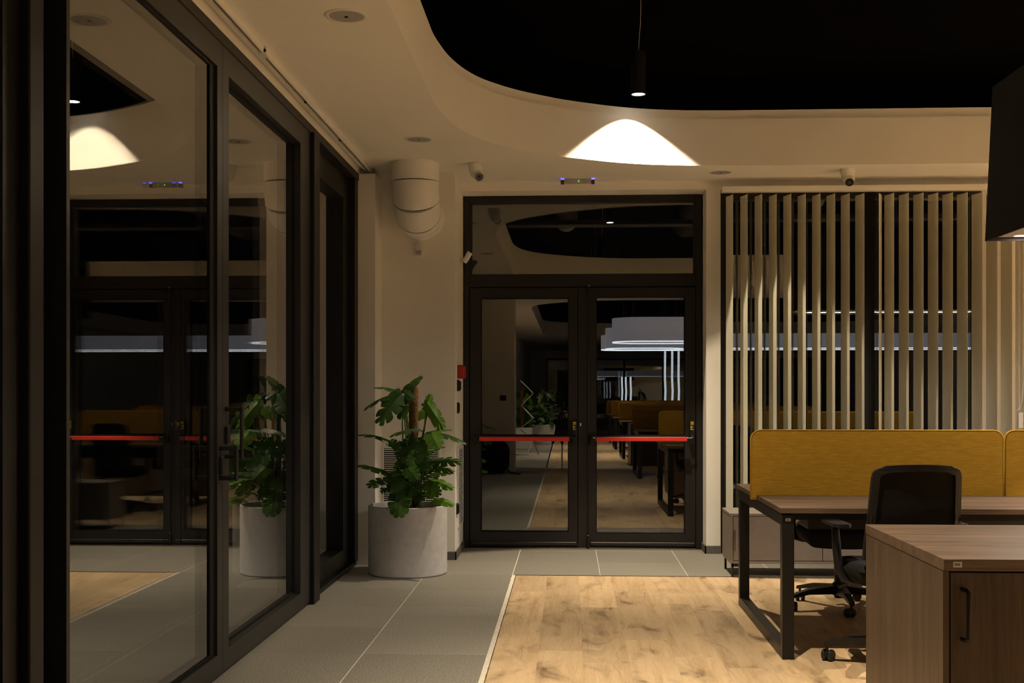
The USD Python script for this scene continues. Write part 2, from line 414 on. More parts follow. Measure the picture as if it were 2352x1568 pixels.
# ---- ceiling with the rounded black opening
def opening(x0, x1, y0, y1):
    """rounded opening; the corner follows the long flattened curve of the photograph"""
    c = [(0.0, 2.95), (0.0, 1.95), (0.028, 1.56), (0.078, 1.28), (0.181, 0.98), (0.313, 0.77), (0.45, 0.61), (0.60, 0.475), (0.744, 0.36), (0.90, 0.265), (1.053, 0.18), (1.212, 0.11), (1.40, 0.055), (1.688, 0.012), (2.1, 0.0)]
    c = np.array(c)
    # resample smoothly
    t = np.r_[0, np.cumsum(np.linalg.norm(np.diff(c, axis=0), axis=1))]
    from scipy.interpolate import PchipInterpolator
    tt = np.linspace(t[1], t[-1], 44)
    c = np.stack([PchipInterpolator(t, c[:, 0])(tt), PchipInterpolator(t, c[:, 1])(tt)], 1)
    bl = [(x0 + a, y1 - b) for a, b in c]                # left-back
    br = [(x1 - a, y1 - b) for a, b in c[::-1]]
    fr = [(x1 - a, y0 + b) for a, b in c]
    flft = [(x0 + a, y0 + b) for a, b in c[::-1]]
    return np.array(bl + br + fr + flft)[::-1]           # counter-clockwise
HOLES = [opening(-0.768, 8.9, 0.93, 8.41), opening(-0.74, 8.9, -15.4, -2.0)]
cl = thing('ceiling', 'cream plaster ceiling with a rounded opening to a black void', kind='structure')
def offset_loop(L, d):
    T = np.roll(L, -1, 0) - np.roll(L, 1, 0)
    T /= np.linalg.norm(T, axis=1, keepdims=True)
    area = 0.5 * np.sum(L[:, 0] * np.roll(L[:, 1], -1) - np.roll(L[:, 0], -1) * L[:, 1])
    return L + d * math.copysign(1, area) * np.stack([T[:, 1], -T[:, 0]], 1)
slab = sg.Polygon([(-1.62, Y_N), (X_R, Y_N), (X_R, Y_B), (-1.62, Y_B)], [offset_loop(h, .02) for h in HOLES])
part('plaster_soffit', prism(slab, Z_C, Z_C + 0.03), CEIL, cl)
for h in HOLES:
    prof = [(0.0201, Z_C), (0.0, Z_C), (0.0, Z_C + 0.335), (0.012, Z_C + 0.352), (0.012, Z_C + 0.405), (0.09, Z_C + 0.405), (0.09, Z_C + 0.02)]
    L = [np.c_[offset_loop(h, d), np.full(len(h), z)] for d, z in prof]
    V = np.concatenate(L); n = len(h); F = []
    for i in range(len(prof) - 1):
        for k in range(n):
            l = (k + 1) % n
            F += [(i * n + k, i * n + l, (i + 1) * n + l), (i * n + k, (i + 1) * n + l, (i + 1) * n + k)]
    m = trimesh.Trimesh(V, F, process=False)
    m.invert()
    part('fascia', m, CEIL, cl, smooth=40)
part('void_lid', box(-1.62, X_R, Y_N, 9.3, 4.6, 4.7), BLACKC, cl)
part('void_side', [box(-1.62, -1.58, Y_N, 9.3, 2.94, 4.6), box(X_R - .04, X_R, Y_N, 9.3, 2.94, 4.6), box(-1.58, X_R - .04, 8.96, 9.0, 2.94, 4.6), box(-1.58, X_R - .04, Y_N, Y_N + .04, 2.94, 4.6)], BLACKC, cl)

# ---- walls
struct('wall_back', [box(-1.6, X_R + .15, Y_B, 9.34, 2.835, 2.95), box(1.063, 1.174, Y_B, 9.34, 0, 2.835), box(3.18, X_R + .15, Y_B + .06, 9.34, 0, 2.835)], PLASTER,
       'cream plaster door wall with a lintel and a narrow pier right of the door')
struct('wall_left', [box(-1.75, -0.857, 8.57, 9.40, 0, Z_C)], PLASTER, 'cream plaster pillar behind the potted monstera')
struct('wall_left', [box(-1.60, -1.41, 8.28, 8.57, 0, 2.84), box(-1.75, -1.53, 2.5, 8.57, 2.842, Z_C)], PLASTER, 'slim plaster pilaster at the end of the sliding glass doors')
struct('wall_left', [box(-1.75, -0.87, -0.15, 0.35, 0, Z_C), box(-1.75, X_L, Y_N, -0.15, 0, Z_C)], PLASTER, 'plaster pillar and left wall behind the camera')
struct('wall_right', [box(X_R, X_R + .15, Y_N, Y_B + .06, 0, Z_C)], PLASTER, 'plain cream plaster wall on the right')
struct('wall_rear', [box(-1.75, X_R + .15, Y_N - .15, Y_N, 2.60, Z_C), box(-1.75, -0.9, Y_N - .15, Y_N, 0, 2.60)], PLASTER, 'plaster band above the far window wall behind the camera')
w4 = thing('window_4', 'dark framed window wall at the far end behind the camera', loc=(4, Y_N - .08, 0), kind='structure')
for k in range(7):
    x0 = -0.9 + 1.52 * k
    a = sg.Polygon([(x0, 0), (x0 + 1.52, 0), (x0 + 1.52, 2.6), (x0, 2.6)], [[(x0 + .05, .08), (x0 + 1.47, .08), (x0 + 1.47, 2.53), (x0 + .05, 2.53)]])
    part('frame', prism(a, Y_N - .11, Y_N - .04, 'y'), DFRAME, w4, world=True)
    part('pane', box(x0 + .045, x0 + 1.475, Y_N - .085, Y_N - .06, .075, 2.535), GLASS, w4, world=True)
SK = 0.062
struct('baseboard_left', [box(-0.985, -0.845, 8.558, 8.57, 0, SK, .002), box(-0.857, -0.845, 8.558, 9.225, 0, SK, .002)], SKIRT, 'dark stone skirting around the foot of the pillar')
struct('baseboard_back', [box(1.050, 1.176, 8.988, 9.0, 0, SK, .002), box(1.050, 1.063, 8.988, 9.21, 0, SK, .002)], SKIRT, 'dark stone skirting around the pier right of the door')
struct('ground', [box(-9, -1.62, -27, 20, -0.12, -0.08), box(-1.62, 12, 9.36, 20, -0.12, -0.08), box(-1.62, 12, -40, Y_N - .2, -0.12, -0.08)], ASPH, 'dark paving outside the glass at night')

# ---- double exit door with transom
D0, D1 = 9.235, 9.295
dr = thing('door_1', 'black double exit door with glazed leaves and a transom light', loc=(0.1, 9.26, 0), kind='structure')
part('frame', [box(-0.852, -0.806, 9.225, 9.30, 0, 2.832, .003), box(1.008, 1.058, 9.225, 9.30, 0, 2.832, .003), box(-0.806, 1.008, 9.225, 9.30, 2.777, 2.832, .003),
               box(-0.806, 1.008, 9.225, 9.30, 2.100, 2.205, .003), box(-0.806, -0.787, 9.24, 9.29, 2.205, 2.777), box(0.99, 1.008, 9.24, 9.29, 2.205, 2.777)], DFRAME, dr, world=True)
part('transom_pane', box(-0.787, 1.0, 9.256, 9.280, 2.205, 2.777), GLASS, dr, world=True)
part('threshold', box(-0.806, 1.008, 9.20, 9.30, 0.0, 0.012, .003), BLKMET, dr, world=True)
part('sill_strip', box(-0.85, 1.05, 9.175, 9.20, 0.0, 0.004), EDGE, dr, world=True)
def leaf(x0, x1, px0, px1, pz0, pz1, lockx, hingex, arm):
    z0, z1 = 0.018, 2.092
    a = sg.Polygon([(x0, z0), (x1, z0), (x1, z1), (x0, z1)], [[(px0, pz0), (px1, pz0), (px1, pz1), (px0, pz1)]])
    lf = part('leaf', prism(a, 9.218, 9.285, 'y'), DFRAME, dr, world=True)
    part('pane', box(px0 - .004, px1 + .004, 9.25, 9.274, pz0 - .004, pz1 + .004), GLASS, lf, world=True)
    bead = sg.Polygon([(px0 - .001, pz0 - .001), (px1 + .001, pz0 - .001), (px1 + .001, pz1 + .001), (px0 - .001, pz1 + .001)], [[(px0 + .006, pz0 + .006), (px1 - .006, pz0 + .006), (px1 - .006, pz1 - .006), (px0 + .006, pz1 - .006)]])
    part('glazing_bead', prism(bead, 9.232, 9.25, 'y'), GASKET, lf, world=True)
    part('weather_bar', box(x0 + .01, x1 - .005, 9.205, 9.219, 0.028, 0.056, .004), FRAME, lf, world=True)
    bz = 0.884
    b0, b1 = px0 - 0.008, px1 + 0.004
    part('panic_bar', box(b0 + .004, b1, 9.108, 9.138, bz - .017, bz + .017, .005), RED, lf, label='bright red push bar', world=True)
    part('bar_rail', [box(b0 + .004, b1, 9.120, 9.142, bz + .0175, bz + .026, .002)], BLKPLA, lf, world=True)
    for s, xx in ((1, lockx), (0, hingex)):
        hz = (0.09 if s else 0.035)
        part('bar_bracket', box(xx - .020, xx + .020, 9.168, 9.219, bz - .045, bz + hz + .055 * s, .008), BLKPLA, lf, world=True)
        e = b1 if xx > (x0 + x1) / 2 else b0
        part('bar_arm', tube([(e, 9.123, bz + .010), ((e + xx) / 2, 9.124, bz + .010), (xx - .3 * (xx - e) * .2, 9.130, bz + .012), (xx, 9.150, bz + .022), (xx, 9.172, bz + .03)], .006, 8), CHROME if arm else BLKPLA, lf, smooth=True, world=True)
    # small yellow warning print on the lock case
    part('warning_label', [box(lockx - .013, lockx + .013, 9.1645, 9.168, bz + .112, bz + .118), box(lockx - .013, lockx + .013, 9.1645, 9.168, bz + .122, bz + .135),
                           box(lockx - .013, lockx - .004, 9.1645, 9.168, bz + .084, bz + .106), box(lockx - .004, lockx + .009, 9.1645, 9.168, bz + .092, bz + .099),
                           box(lockx - .013, lockx + .011, 9.1645, 9.168, bz + .072, bz + .080)], STICK, lf, label='yellow warning print', world=True)
    return lf
part('lock_plate', None or box(0.083, 0.095, 9.212, 9.2185, 0.985, 1.008), PAPER, dr, world=True)
la = leaf(-0.800, 0.064, -0.714, -0.007, 0.133, 2.014, 0.040, -0.752, 0)
ra = leaf(0.157, 1.003, 0.213, 0.923, 0.121, 2.020, 0.972, 0.183, 1)
part('centre_post', box(0.068, 0.153, 9.213, 9.28, 0.012, 2.098, .003), DFRAME, dr, world=True)
for z0, z1, c in ((2.02, 2.10, 'top'), (0.004, 0.115, 'foot')):
    part('flush_bolt', box(0.140, 0.160, 9.185, 9.214, z0, z1, .004), BLKMET, dr, world=True)
part('bolt_catch', box(0.150, 0.162, 9.188, 9.214, 2.100, 2.112, .002), CHROME, dr, world=True)
part('shoot_bolt_rod', tube([(0.152, 9.198, 0.115), (0.152, 9.198, 2.02)], .005, 8), BLKMET, dr, world=True)

# ---- sliding / hinged glass doors along the left wall
PX = -1.570                                                  # pane plane
d2 = thing('door_2', 'pair of tall anthracite glass doors along the left wall', loc=(-1.56, 5.0, 0), kind='structure')
part('frame', [box(-1.66, -1.528, 3.13, 8.28, 2.790, 2.842, .003), 
               box(-1.66, -1.540, 3.30, 6.715, 0.0, 0.016, .002)], FRAME, d2, world=True)
for y0, y1 in ((3.135, 3.222), (6.715, 6.868)):
    part('jamb_post', box(-1.66, -1.505, y0, y1, 0.0, 2.79, .004), POSTBLK, d2, world=True)
part('gasket_channel', box(-1.66, -1.605, 3.222, 3.424, 0.0, 2.79), GASKET, d2, label='black recessed channel', world=True)
def side_leaf(y0, y1, g0, g1, hy, hz0, hz1, PX, gb):
    a = sg.Polygon([(y0, .018), (y1, .018), (y1, 2.786), (y0, 2.786)], [[(g0, .108), (g1, .108), (g1, 2.672), (g0, 2.672)]])
    lf = part('leaf', prism(a, -1.612, -1.530, 'x'), FRAME, d2, world=True)
    part('pane', box(PX - .026, PX, g0 - .004, g1 + .004, .104, 2.676), GLASS, lf, world=True)
    b = sg.Polygon([(g0 - .001, .107), (g1 + .001, .107), (g1 + .001, 2.673), (g0 - .001, 2.673)], [[(g0 + .012, .12), (gb, .12), (gb, 2.66), (g0 + .012, 2.66)]])
    part('glazing_bead', prism(b, PX, PX + .007, 'x'), GASKET, lf, world=True)
    part('handle', [box(-1.464, -1.450, hy - .011, hy + .011, hz0, hz1, .003), box(-1.531, -1.4645, hy - .011, hy + .011, hz1 - .022, hz1 - .002, .003), box(-1.531, -1.4645, hy - .011, hy + .011, hz0 + .002, hz0 + .022, .003)], BLKMET, lf, world=True)
    part('lock_case', box(-1.531, -1.512, hy - .018, hy + .018, (hz0 + hz1) / 2 - .05, (hz0 + hz1) / 2 + .03, .004), BLKMET, lf, world=True)
side_leaf(3.424, 4.998, 3.448, 4.925, 4.962, .865, 1.02, -1.549, 4.860)
side_leaf(5.002, 6.712, 5.092, 6.470, 5.045, .955, 1.19, -1.572, 6.458)
w2 = thing('window_2', 'narrow fixed pane between the glass doors and the pilaster', loc=(-1.6, 7.5, 0), kind='structure')
a = sg.Polygon([(6.87, 0.0), (8.278, 0.0), (8.278, 2.79), (6.87, 2.79)], [[(6.99, .15), (7.98, .15), (7.98, 2.62), (6.99, 2.62)]])
part('frame', prism(a, -1.70, -1.585, 'x'), POSTBLK, w2, world=True)
part('sill', [box(-1.60, -1.545, 6.87, 8.278, 0, .03, .004), box(-1.60, -1.535, 8.16, 8.279, .03, 2.79, .004)], POSTBLK, w2, world=True)
part('pane', box(-1.665, -1.640, 6.986, 7.984, .146, 2.624), GLASS, w2, world=True)
w3 = thing('window_3', 'fixed glazed panels beside the camera left of the glass doors', loc=(-1.6, 1.7, 0), kind='structure')
a = sg.Polygon([(0.35, 0.0), (3.134, 0.0), (3.134, 2.842), (0.35, 2.842)], [[(0.47, .11), (1.68, .11), (1.68, 2.69), (0.47, 2.69)], [(1.80, .11), (3.04, .11), (3.04, 2.69), (1.80, 2.69)]])
part('frame', prism(a, -1.66, -1.535, 'x'), POSTBLK, w3, world=True)
for y0, y1 in ((0.466, 1.684), (1.796, 3.044)):
    part('pane', box(PX - .026, PX, y0, y1, .106, 2.694), GLASS, w3, world=True)
part('top_band', box(-1.75, -1.535, 0.35, 2.5, 2.842, 2.90), PLASTER, w3, world=True)

# ---- window behind the blinds
w1 = thing('window_1', 'black framed window wall behind the vertical blinds', loc=(2.2, 9.1, 0), kind='structure')
a = sg.Polygon([(1.174, 0), (3.18, 0), (3.18, 2.835), (1.174, 2.835)], [[(1.245, .07), (2.270, .07), (2.270, 2.765), (1.245, 2.765)], [(2.350, .07), (3.125, .07), (3.125, 2.765), (2.350, 2.765)]])
part('frame', prism(a, 9.045, 9.13, 'y'), DFRAME, w1, world=True)
part('mullion', box(2.262, 2.358, 9.012, 9.045, 0, 2.80, .004), BLKMET, w1, world=True)
for x0, x1 in ((1.241, 2.274), (2.346, 3.129)):
    part('pane', box(x0, x1, 9.08, 9.104, .066, 2.769), GLASS, w1, world=True)

# ================================================================== LAMPS
def spot_light(path, angle, soft, inten, radius):
    l = UsdLux.SphereLight.Define(stage, path)
    l.CreateRadiusAttr(radius); l.CreateIntensityAttr(inten); l.CreateColorAttr(Gf.Vec3f(*WARM)); l.CreateNormalizeAttr(True)
    s = UsdLux.ShapingAPI.Apply(l.GetPrim())
    s.CreateShapingConeAngleAttr(angle); s.CreateShapingConeSoftnessAttr(soft)
    UsdGeom.Xformable(l).AddTranslateOp().Set(Gf.Vec3d(0, 0, -0.004))
def pendant(x, y, z, label, gain=1.0):
    t = thing('spot_pendant', label, 'pendant lamp', (x, y, z), group='black cylinder spot pendants')
    body = lathe([(.0455, .012), (.0455, 0.0), (.053, 0.0), (.053, .292), (.050, .298), (.0001, .298)], 40)
    part('body', body, BLKMET, t, smooth=35)
    part('lens', lathe([(.0001, .0015), (.030, .0015), (.0452, .003)], 40), SPOTLENS, t, label='glowing lens', smooth=True)
    top = 4.6 - z
    rr = random.Random(int(y * 100))
    pts = [(0, 0, .298), (0.004, 0, .36), (0.014, .003, .50), (0.018, .0, .62), (.014, 0, .80), (.012, 0, 1.0), (.01, 0, top)]
    part('cable', tube(pts, .0022, 8), WHITEPL, t, smooth=True)
    spot_light(t + '/beam', BEAM_DEG, 1.0, BEAM * gain, 0.013)
    spot_light(t + '/spill', SPILL_DEG, 0.18, SPILL * gain, 0.012)
pendant(0.485, 8.13, 3.353, 'black cylinder spot pendant hanging in the ceiling void above the exit door', 0.90)
pendant(0.497, 4.36, 3.343, 'black cylinder spot pendant above the oak floor in mid room', 0.93)
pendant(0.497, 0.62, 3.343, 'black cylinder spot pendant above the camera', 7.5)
for yy, lb in ((8.09, 'by the window'), (4.36, 'in mid room'), (0.62, 'level with the camera')):
    pendant(4.9 if yy < 8 else 6.2, yy, 3.343, f'black cylinder spot pendant in the right-hand row {lb}', 0.8 if yy > 8 else 10.0)
for k, yy in enumerate((-4.3, -8.1, -12.0)):
    pendant(0.497, yy, 3.343, f'black cylinder spot pendant {["nearest", "second", "third"][k]} in the row behind the camera', (2.2, 1.4, .6)[k])

# rectangular felt pendant over the desk
bp = thing('box_pendant', 'large dark rectangular box pendant with a white lit underside over the desk', 'pendant lamp', (3.3, 6.12, 2.085))
def frustum(x0, x1, y0, y1, z0, z1, t, th):
    P = lambda d, z, e: [(x0 + d + e, y0 + d + e, z), (x1 - d - e, y0 + d + e, z), (x1 - d - e, y1 - d - e, z), (x0 + d + e, y1 - d - e, z)]
    V = np.array(P(0, z0, 0) + P(t, z1, 0) + P(t, z1, th) + P(0, z0, th))
    F = []
    for i in range(4):
        for k in range(4):
            l = (k + 1) % 4; a, b = i * 4, ((i + 1) % 4) * 4
            F += [(a + k, a + l, b + l), (a + k, b + l, b + k)]
    return trimesh.Trimesh(V, F, process=False)
part('shade', frustum(2.285, 4.35, 5.80, 6.445, 2.085, 2.925, 0.03, .012), SHADE, bp, world=True)
part('lining', box(2.2995, 4.3355, 5.8145, 6.4305, 2.104, 2.112), INNERW, bp, label='white lining', world=True)
for yy in (5.875, 6.37):
    part('led_strip', box(2.42, 4.25, yy - .020, yy + .020, 2.1015, 2.104), LEDBOX, bp, label='glowing LED strip', world=True)
    rl = UsdLux.RectLight.Define(stage, bp + '/' + numbered(bp, 'strip_light'))
    rl.CreateWidthAttr(1.83); rl.CreateHeightAttr(.04); rl.CreateIntensityAttr(LED_BOX); rl.CreateColorAttr(Gf.Vec3f(1.0, .90, .78))
    UsdGeom.Xformable(rl).AddTranslateOp().Set(Gf.Vec3d(3.335 - 3.3, yy - 6.12, 2.1005 - 2.085))
part('suspension_wire', [tube([(x, 6.12, 2.17), (x, 6.12, 4.6)], .0015, 6) for x in (2.6, 4.05)], CHROME, bp, world=True)

# long luminous ring pendants behind the camera (mirrored in the exit door and the window)
def ring(y, x0, x1, dy, z0, h, label):
    t = thing('ring_pendant', label, 'pendant lamp', ((x0 + x1) / 2, y, z0), group='long luminous ring pendants')
    o = sg.Polygon(rrect(x0 - (x0 + x1) / 2, x1 - (x0 + x1) / 2, -dy / 2, dy / 2, dy * .48, 10))
    band = o.difference(o.buffer(-.03))
    part('shade', prism(band, .02, h), RINGSHADE, t, label='grey luminous mesh band', smooth=40)
    part('led_strip', prism(o.buffer(-.004).difference(o.buffer(-.024)), .0, .0195), LEDRING, t)
    part('suspension_wire', [tube([(x, s * (dy / 2 - .015), h), (x, s * (dy / 2 - .015), 4.6 - z0 if -15 < y < 8 else 2.9 - z0)], .0015, 6) for x in (-(x1 - x0) / 4, (x1 - x0) / 4) for s in (-1, 1)], CHROME, t)
ring(-0.45, 0.70, 2.15, 0.9, 2.07, 0.40, 'long oval ring pendant with grey mesh band, nearest behind the camera')
ring(-3.3, 0.68, 2.15, 0.9, 2.07, 0.40, 'long oval ring pendant with grey mesh band, second behind the camera')
ring(-6.4, 0.68, 8.6, 0.9, 2.17, 0.32, 'extra long oval ring pendant with grey mesh band, third behind the camera')

# slim LED tubes standing at the far end
for k, (x, y) in enumerate(((2.55, -12.3), (2.74, -12.3), (2.91, -12.3), (1.64, -17.5), (1.76, -17.5), (1.91, -17.5))):
    t = thing('light_tube', f'slim vertical light tube standing far behind the camera, {["first", "second", "third", "fourth", "fifth", "sixth"][k]} in its row', 'floor lamp', (x, y, 0), group='vertical light tubes')
    part('base', cyl(.05, 0, .02, seg=24), BLKMET, t)
    part('pole', cyl(.012, .02, 1.0, seg=12), BLKMET, t)
    part('tube', tube([(0, 0, 1.0), (0.01, 0, 1.3), (-0.005, 0, 1.65), (0.0, 0, 2.36 if y > -15 else 1.75)], .030, 10), LEDTUBE, t, smooth=True)

# ================================================================== CEILING AND WALL FITTINGS
for k, (x, y, lab) in enumerate(((-0.975, 4.98, 'round flush ceiling speaker nearest the camera'), (-0.978, 7.424, 'round flush ceiling speaker near the white duct'), (1.128, 8.65, 'round flush ceiling speaker above the window blinds'))):
    t = thing('ceiling_speaker', lab, 'speaker', (x, y, Z_C), group='round flush ceiling speakers')
    part('rim', lathe([(.076, -.004), (.080, -.006), (.093, -.004), (.097, 0.0)], 48), WHITEPL, t, smooth=True)
    part('grille', lathe([(.0001, -.0055), (.05, -.0055), (.0765, -.004)], 48), GREYDISC, t, smooth=True)
    part('sensor', cyl(.0085, -.0075, -.005, seg=16), LENS, t)
for x, y, rz, lab in ((-0.675, 8.235, 20, 'white dome security camera on the ceiling left of the exit door'), (2.052, 8.58, -18, 'white dome security camera on the ceiling above the blinds')):
    t = thing('security_camera', lab, 'camera', (x, y, Z_C), rz, group='white dome security cameras')
    part('base', lathe([(.060, 0), (.060, -.010), (.056, -.014), (.053, -.030), (.047, -.060), (.036, -.090), (.018, -.108), (.0001, -.112)], 40), WHITEPL, t, smooth=40)
    d = np.array([0.12, -0.75, -0.55]); d /= np.linalg.norm(d)
    ball = trimesh.creation.icosphere(subdivisions=3, radius=.042)
    c = np.array([0.008, -.012, -.078])
    part('eyeball', move(ball, c), WHITEPL, t, smooth=True)
    R = trimesh.geometry.align_vectors([0, 0, 1], d)
    hood = lathe([(.028, .030), (.031, .052), (.031, .046), (.0001, .046)], 28); hood.apply_transform(R)
    part('hood', move(hood, c), WHITEPL, t, smooth=40)
    fc = lathe([(.0305, .040), (.0305, .0535), (.0001, .0535)], 28); fc.apply_transform(R)
    part('lens_face', move(fc, c), LENS, t, label='black lens face', smooth=40)
    ln = lathe([(.0115, .0535), (.0115, .058), (.0001, .0595)], 20); ln.apply_transform(R)
    part('lens', move(ln, c), GREYSCR, t, smooth=40)
    part('screw', [cyl(.003, -.012, -.009, (.045, -.040), 10), cyl(.003, -.012, -.009, (-.045, -.040), 10)], INK, t)

t = thing('indicator_unit', 'small ceiling unit with blue end lights and a green dot above the exit door', 'sensor', (0.063, 8.86, Z_C))
part('cover', box(-.115, .115, -.012, .022, -.036, 0, .004), UNITGLASS, t)
for s in (-1, 1):
    e = part('end_cap', box(s * .117 - .013, s * .117 + .013, -.018, .026, -.040, -.010, .002), GREYSCR, t)
    part('blue_light', [box(s * .117 - .011, s * .117 - .002, -.019, .0, -.0098, -.004), box(s * .117 + .002, s * .117 + .011, -.019, .0, -.0098, -.004)], BLUE, e, label='glowing blue light')
part('green_light', move(trimesh.creation.icosphere(subdivisions=2, radius=.0042), (.0075, -.0125, -.022)), GREEN, t, label='glowing green dot', smooth=True)

t = thing('motion_detector', 'small white motion detector on the pillar below the duct', 'sensor', (-1.126, 8.57, 2.32))
part('body', prism(rrect(-.026, .026, -.045, .045, .008, 5), -.032, 0, 'y'), WHITEPL, t, smooth=35)
part('eye', prism(rrect(-.018, .018, -.036, -.004, .006, 4), -.036, -.032, 'y'), GREYDISC, t)
t = thing('wall_spotlight', 'tiny white angled cylinder detector on the pillar beside the exit door', 'sensor', (-0.857, 9.0, 2.30))
part('bracket', [box(0, .012, -.014, .014, -.03, .02, .003), tube([(.01, 0, -.01), (.03, -.005, -.012), (.04, -.008, -.004)], .007, 8)], WHITEPL, t)
part('barrel', tube([(.030, -.006, -.022), (.045, -.010, -.002), (.078, -.018, .052)], [.021, .022, .022], 16), WHITEPL, t, smooth=50)

# elbow duct
DX, DY, DR = -1.107, 8.215, 0.170
t = thing('ventilation_duct', 'fat white elbow duct from the ceiling into the pillar', 'duct', (DX, DY, Z_C))
RB = 0.20
zc = -0.135
def arc(a):
    a = math.radians(a); return (0, RB - RB * math.cos(a), zc - RB * math.sin(a))
part('collar', tube([(0, 0, .03), (0, 0, -.03), (0, 0, zc)], DR, 48, cap=False), DUCTW, t, smooth=60)
part('top_flange', lathe([(DR - .002, -.004), (DR + .006, -.006), (DR + .007, -.001), (DR + .006, .0)], 48), DUCTW, t, smooth=True)
def gore(a0, a1):
    P = [arc(a0 + (a1 - a0) * k / 6) for k in range(7)]
    return tube(P, DR, 48, cap=False)
part('gore', gore(0, 38), DUCTW, t, smooth=60)
part('gore', gore(38, 74), DUCTW, t, smooth=60)
part('gore', [gore(74, 90), tube([arc(90), (0, 8.57 - DY, zc - RB)], DR, 48, cap=False)], DUCTW, t, smooth=60)
def bead_at(a):
    p = np.array(arc(a)); an = math.radians(a)
    nrm = np.array([0, math.sin(an), -math.cos(an)])
    e1 = np.array([1.0, 0, 0]); e2 = np.cross(nrm, e1)
    q = np.linspace(0, 2 * math.pi, 48, endpoint=False)
    return tube([p + (DR + .001) * (math.cos(w) * e1 + math.sin(w) * e2) for w in q], .0030, 6, closed=True)
for a_ in (0, 38, 74):
    part('seam_bead', bead_at(a_), DUCTW, t, smooth=True)

# grilles
def grille(label, width, z0, z1, n, loc, face):
    t = thing('vent_grille', label, 'vent', loc)
    def put(x0, x1, d0, d1, za, zb):
        return box(x0, x1, -d1, -d0, za, zb) if face == 'y' else box(d0, d1, x0, x1, za, zb)
    f = .016
    part('frame', [put(0, width, 0, .008, z0, z0 + f), put(0, width, 0, .008, z1 - f, z1), put(0, f, 0, .008, z0 + f, z1 - f), put(width - f, width, 0, .008, z0 + f, z1 - f)], WHITEMET, t)
    part('backing', put(f, width - f, 0.0002, .0006, z0 + f, z1 - f), BLACKC, t, label='black duct opening behind the slats')
    for k in range(n):
        z = z0 + f + (z1 - z0 - 2 * f) * (k + .5) / n
        part('slat', put(f, width - f, .001, .0065, z - .0036, z + .0036), WHITEMET, t)
    for k in range(1, 4):
        x = width * k / 4
        part('crossbar', put(x - .002, x + .002, .0012, .0055, z0 + f, z1 - f), WHITEMET, t)
grille('wide white slatted vent grille on the pillar behind the monstera', .44, .412, .848, 26, (-1.408, 8.57, 0), 'y')
grille('narrow white slatted vent grille on the side of the pillar by the exit door', .40, .215, .830, 32, (-0.857, 8.79, 0), 'x')

# alarm point, switches and socket on the side of the pillar
t = thing('fire_alarm', 'red fire alarm box on the side of the pillar', 'alarm', (-0.857, 8.80, 1.41))
part('body', box(0, .055, -.055, .055, -.050, .050, .006), REDBOX, t)
part('front_plate', box(.055, .060, -.04, .04, -.036, .036, .004), REDBOX, t)
part('top_cap', box(.004, .030, -.05, .05, .050, .054), GREYSCR, t)
for z, d, lab in ((1.305, .026, 'black wall switch directly below the red fire alarm'), (1.135, .017, 'black wall switch lower on the pillar side'), (.370, .018, 'black wall socket near the foot of the pillar side')):
    t = thing('wall_switch', lab, 'socket' if z < 1 else 'switch', (-0.857, 8.70 if z < 1 else 8.76, z), group='black wall plates on the pillar side')
    part('plate', prism(rrect(-.042, .042, -.042, .042, .012, 5), 0, d * .6, 'x'), BLKPLA, t, smooth=35)
    part('rocker', prism(rrect(-.030, .030, -.033, .033, .006, 4), d * .6, d, 'x'), BLKPLA, t, smooth=35)

# blind track along the top of the glass doors
t = thing('curtain_track', 'white curtain track along the ceiling above the glass doors', 'curtain track', (-1.47, 5.5, Z_C))
part('rail', [box(-1.490, -1.482, 2.6, 8.36, 2.868, 2.90), box(-1.462, -1.454, 2.6, 8.36, 2.868, 2.90), box(-1.482, -1.462, 2.6, 8.36, 2.892, 2.90)], WHITEMET, t, world=True)
part('slot', box(-1.481, -1.463, 2.6, 8.36, 2.884, 2.8918), GREYSCR, t, world=True)
part('bracket', [box(-1.482, -1.440, 5.40, 5.47, 2.862, 2.90, .004)], WHITEMET, t, world=True)
part('bracket_hole', move(turn(cyl(.008, 0, .003, seg=14), (1, 0, 0), 90), (-1.450, 5.4005, 2.880)), BLACKC, t, label='dark screw hole', world=True)
part('end_cap', box(-1.492, -1.452, 8.36, 8.375, 2.864, 2.90, .002), WHITEMET, t, world=True)
part('roller', [box(-1.478, -1.466, y - .006, y + .006, 2.868, 2.884) for y in (5.43, 6.35, 7.32)], BLKPLA, t, world=True)

# ================================================================== VERTICAL BLINDS
t = thing('vertical_blinds', 'beige vertical blinds in front of the window wall', 'blinds', (2.3, 8.9, 2.8))
part('headrail', box(1.166, 3.55, 8.855, 8.925, 2.788, 2.832, .004), WHITEMET, t, world=True)
def slat(xf, yf, dx, dy, z0, z1):
    n = 6
    A = np.array([xf + dx, yf + dy]); B = np.array([xf, yf]); L = np.linalg.norm(A - B)
    d = (B - A) / L; nn = np.array([-d[1], d[0]])
    out = []
    for s in (1, -1):
        for k in range(n + 1):
            q = k / n
            b = .006 * (1 - (2 * q - 1) ** 2)
            out.append(A + d * L * q + nn * (b + s * .0008))
    P = out[:n + 1] + out[n + 1:][::-1]
    m = prism([tuple(p) for p in P], z0, z1)
    return m
xsl = [1.2495 + 0.1098 * k for k in range(10)]
k = 0
for i in range(21):
    xf = 1.2475 + 0.1098 * i
    if i == 10:
        m = slat(xf + .0, 8.842, 0.055, .127, .10, 2.765)
    elif i < 10:
        m = slat(xf, 8.840, -0.036, .127, .10, 2.768)
    else:
        m = slat(xf + .003, 8.842, -0.038, .126, .10, 2.768)
    part('slat', m, BLIND, t, world=True)
    part('carrier', box(xf - .022, xf - .014, 8.88, 8.90, 2.764, 2.79), WHITEPL, t, world=True) if False else None
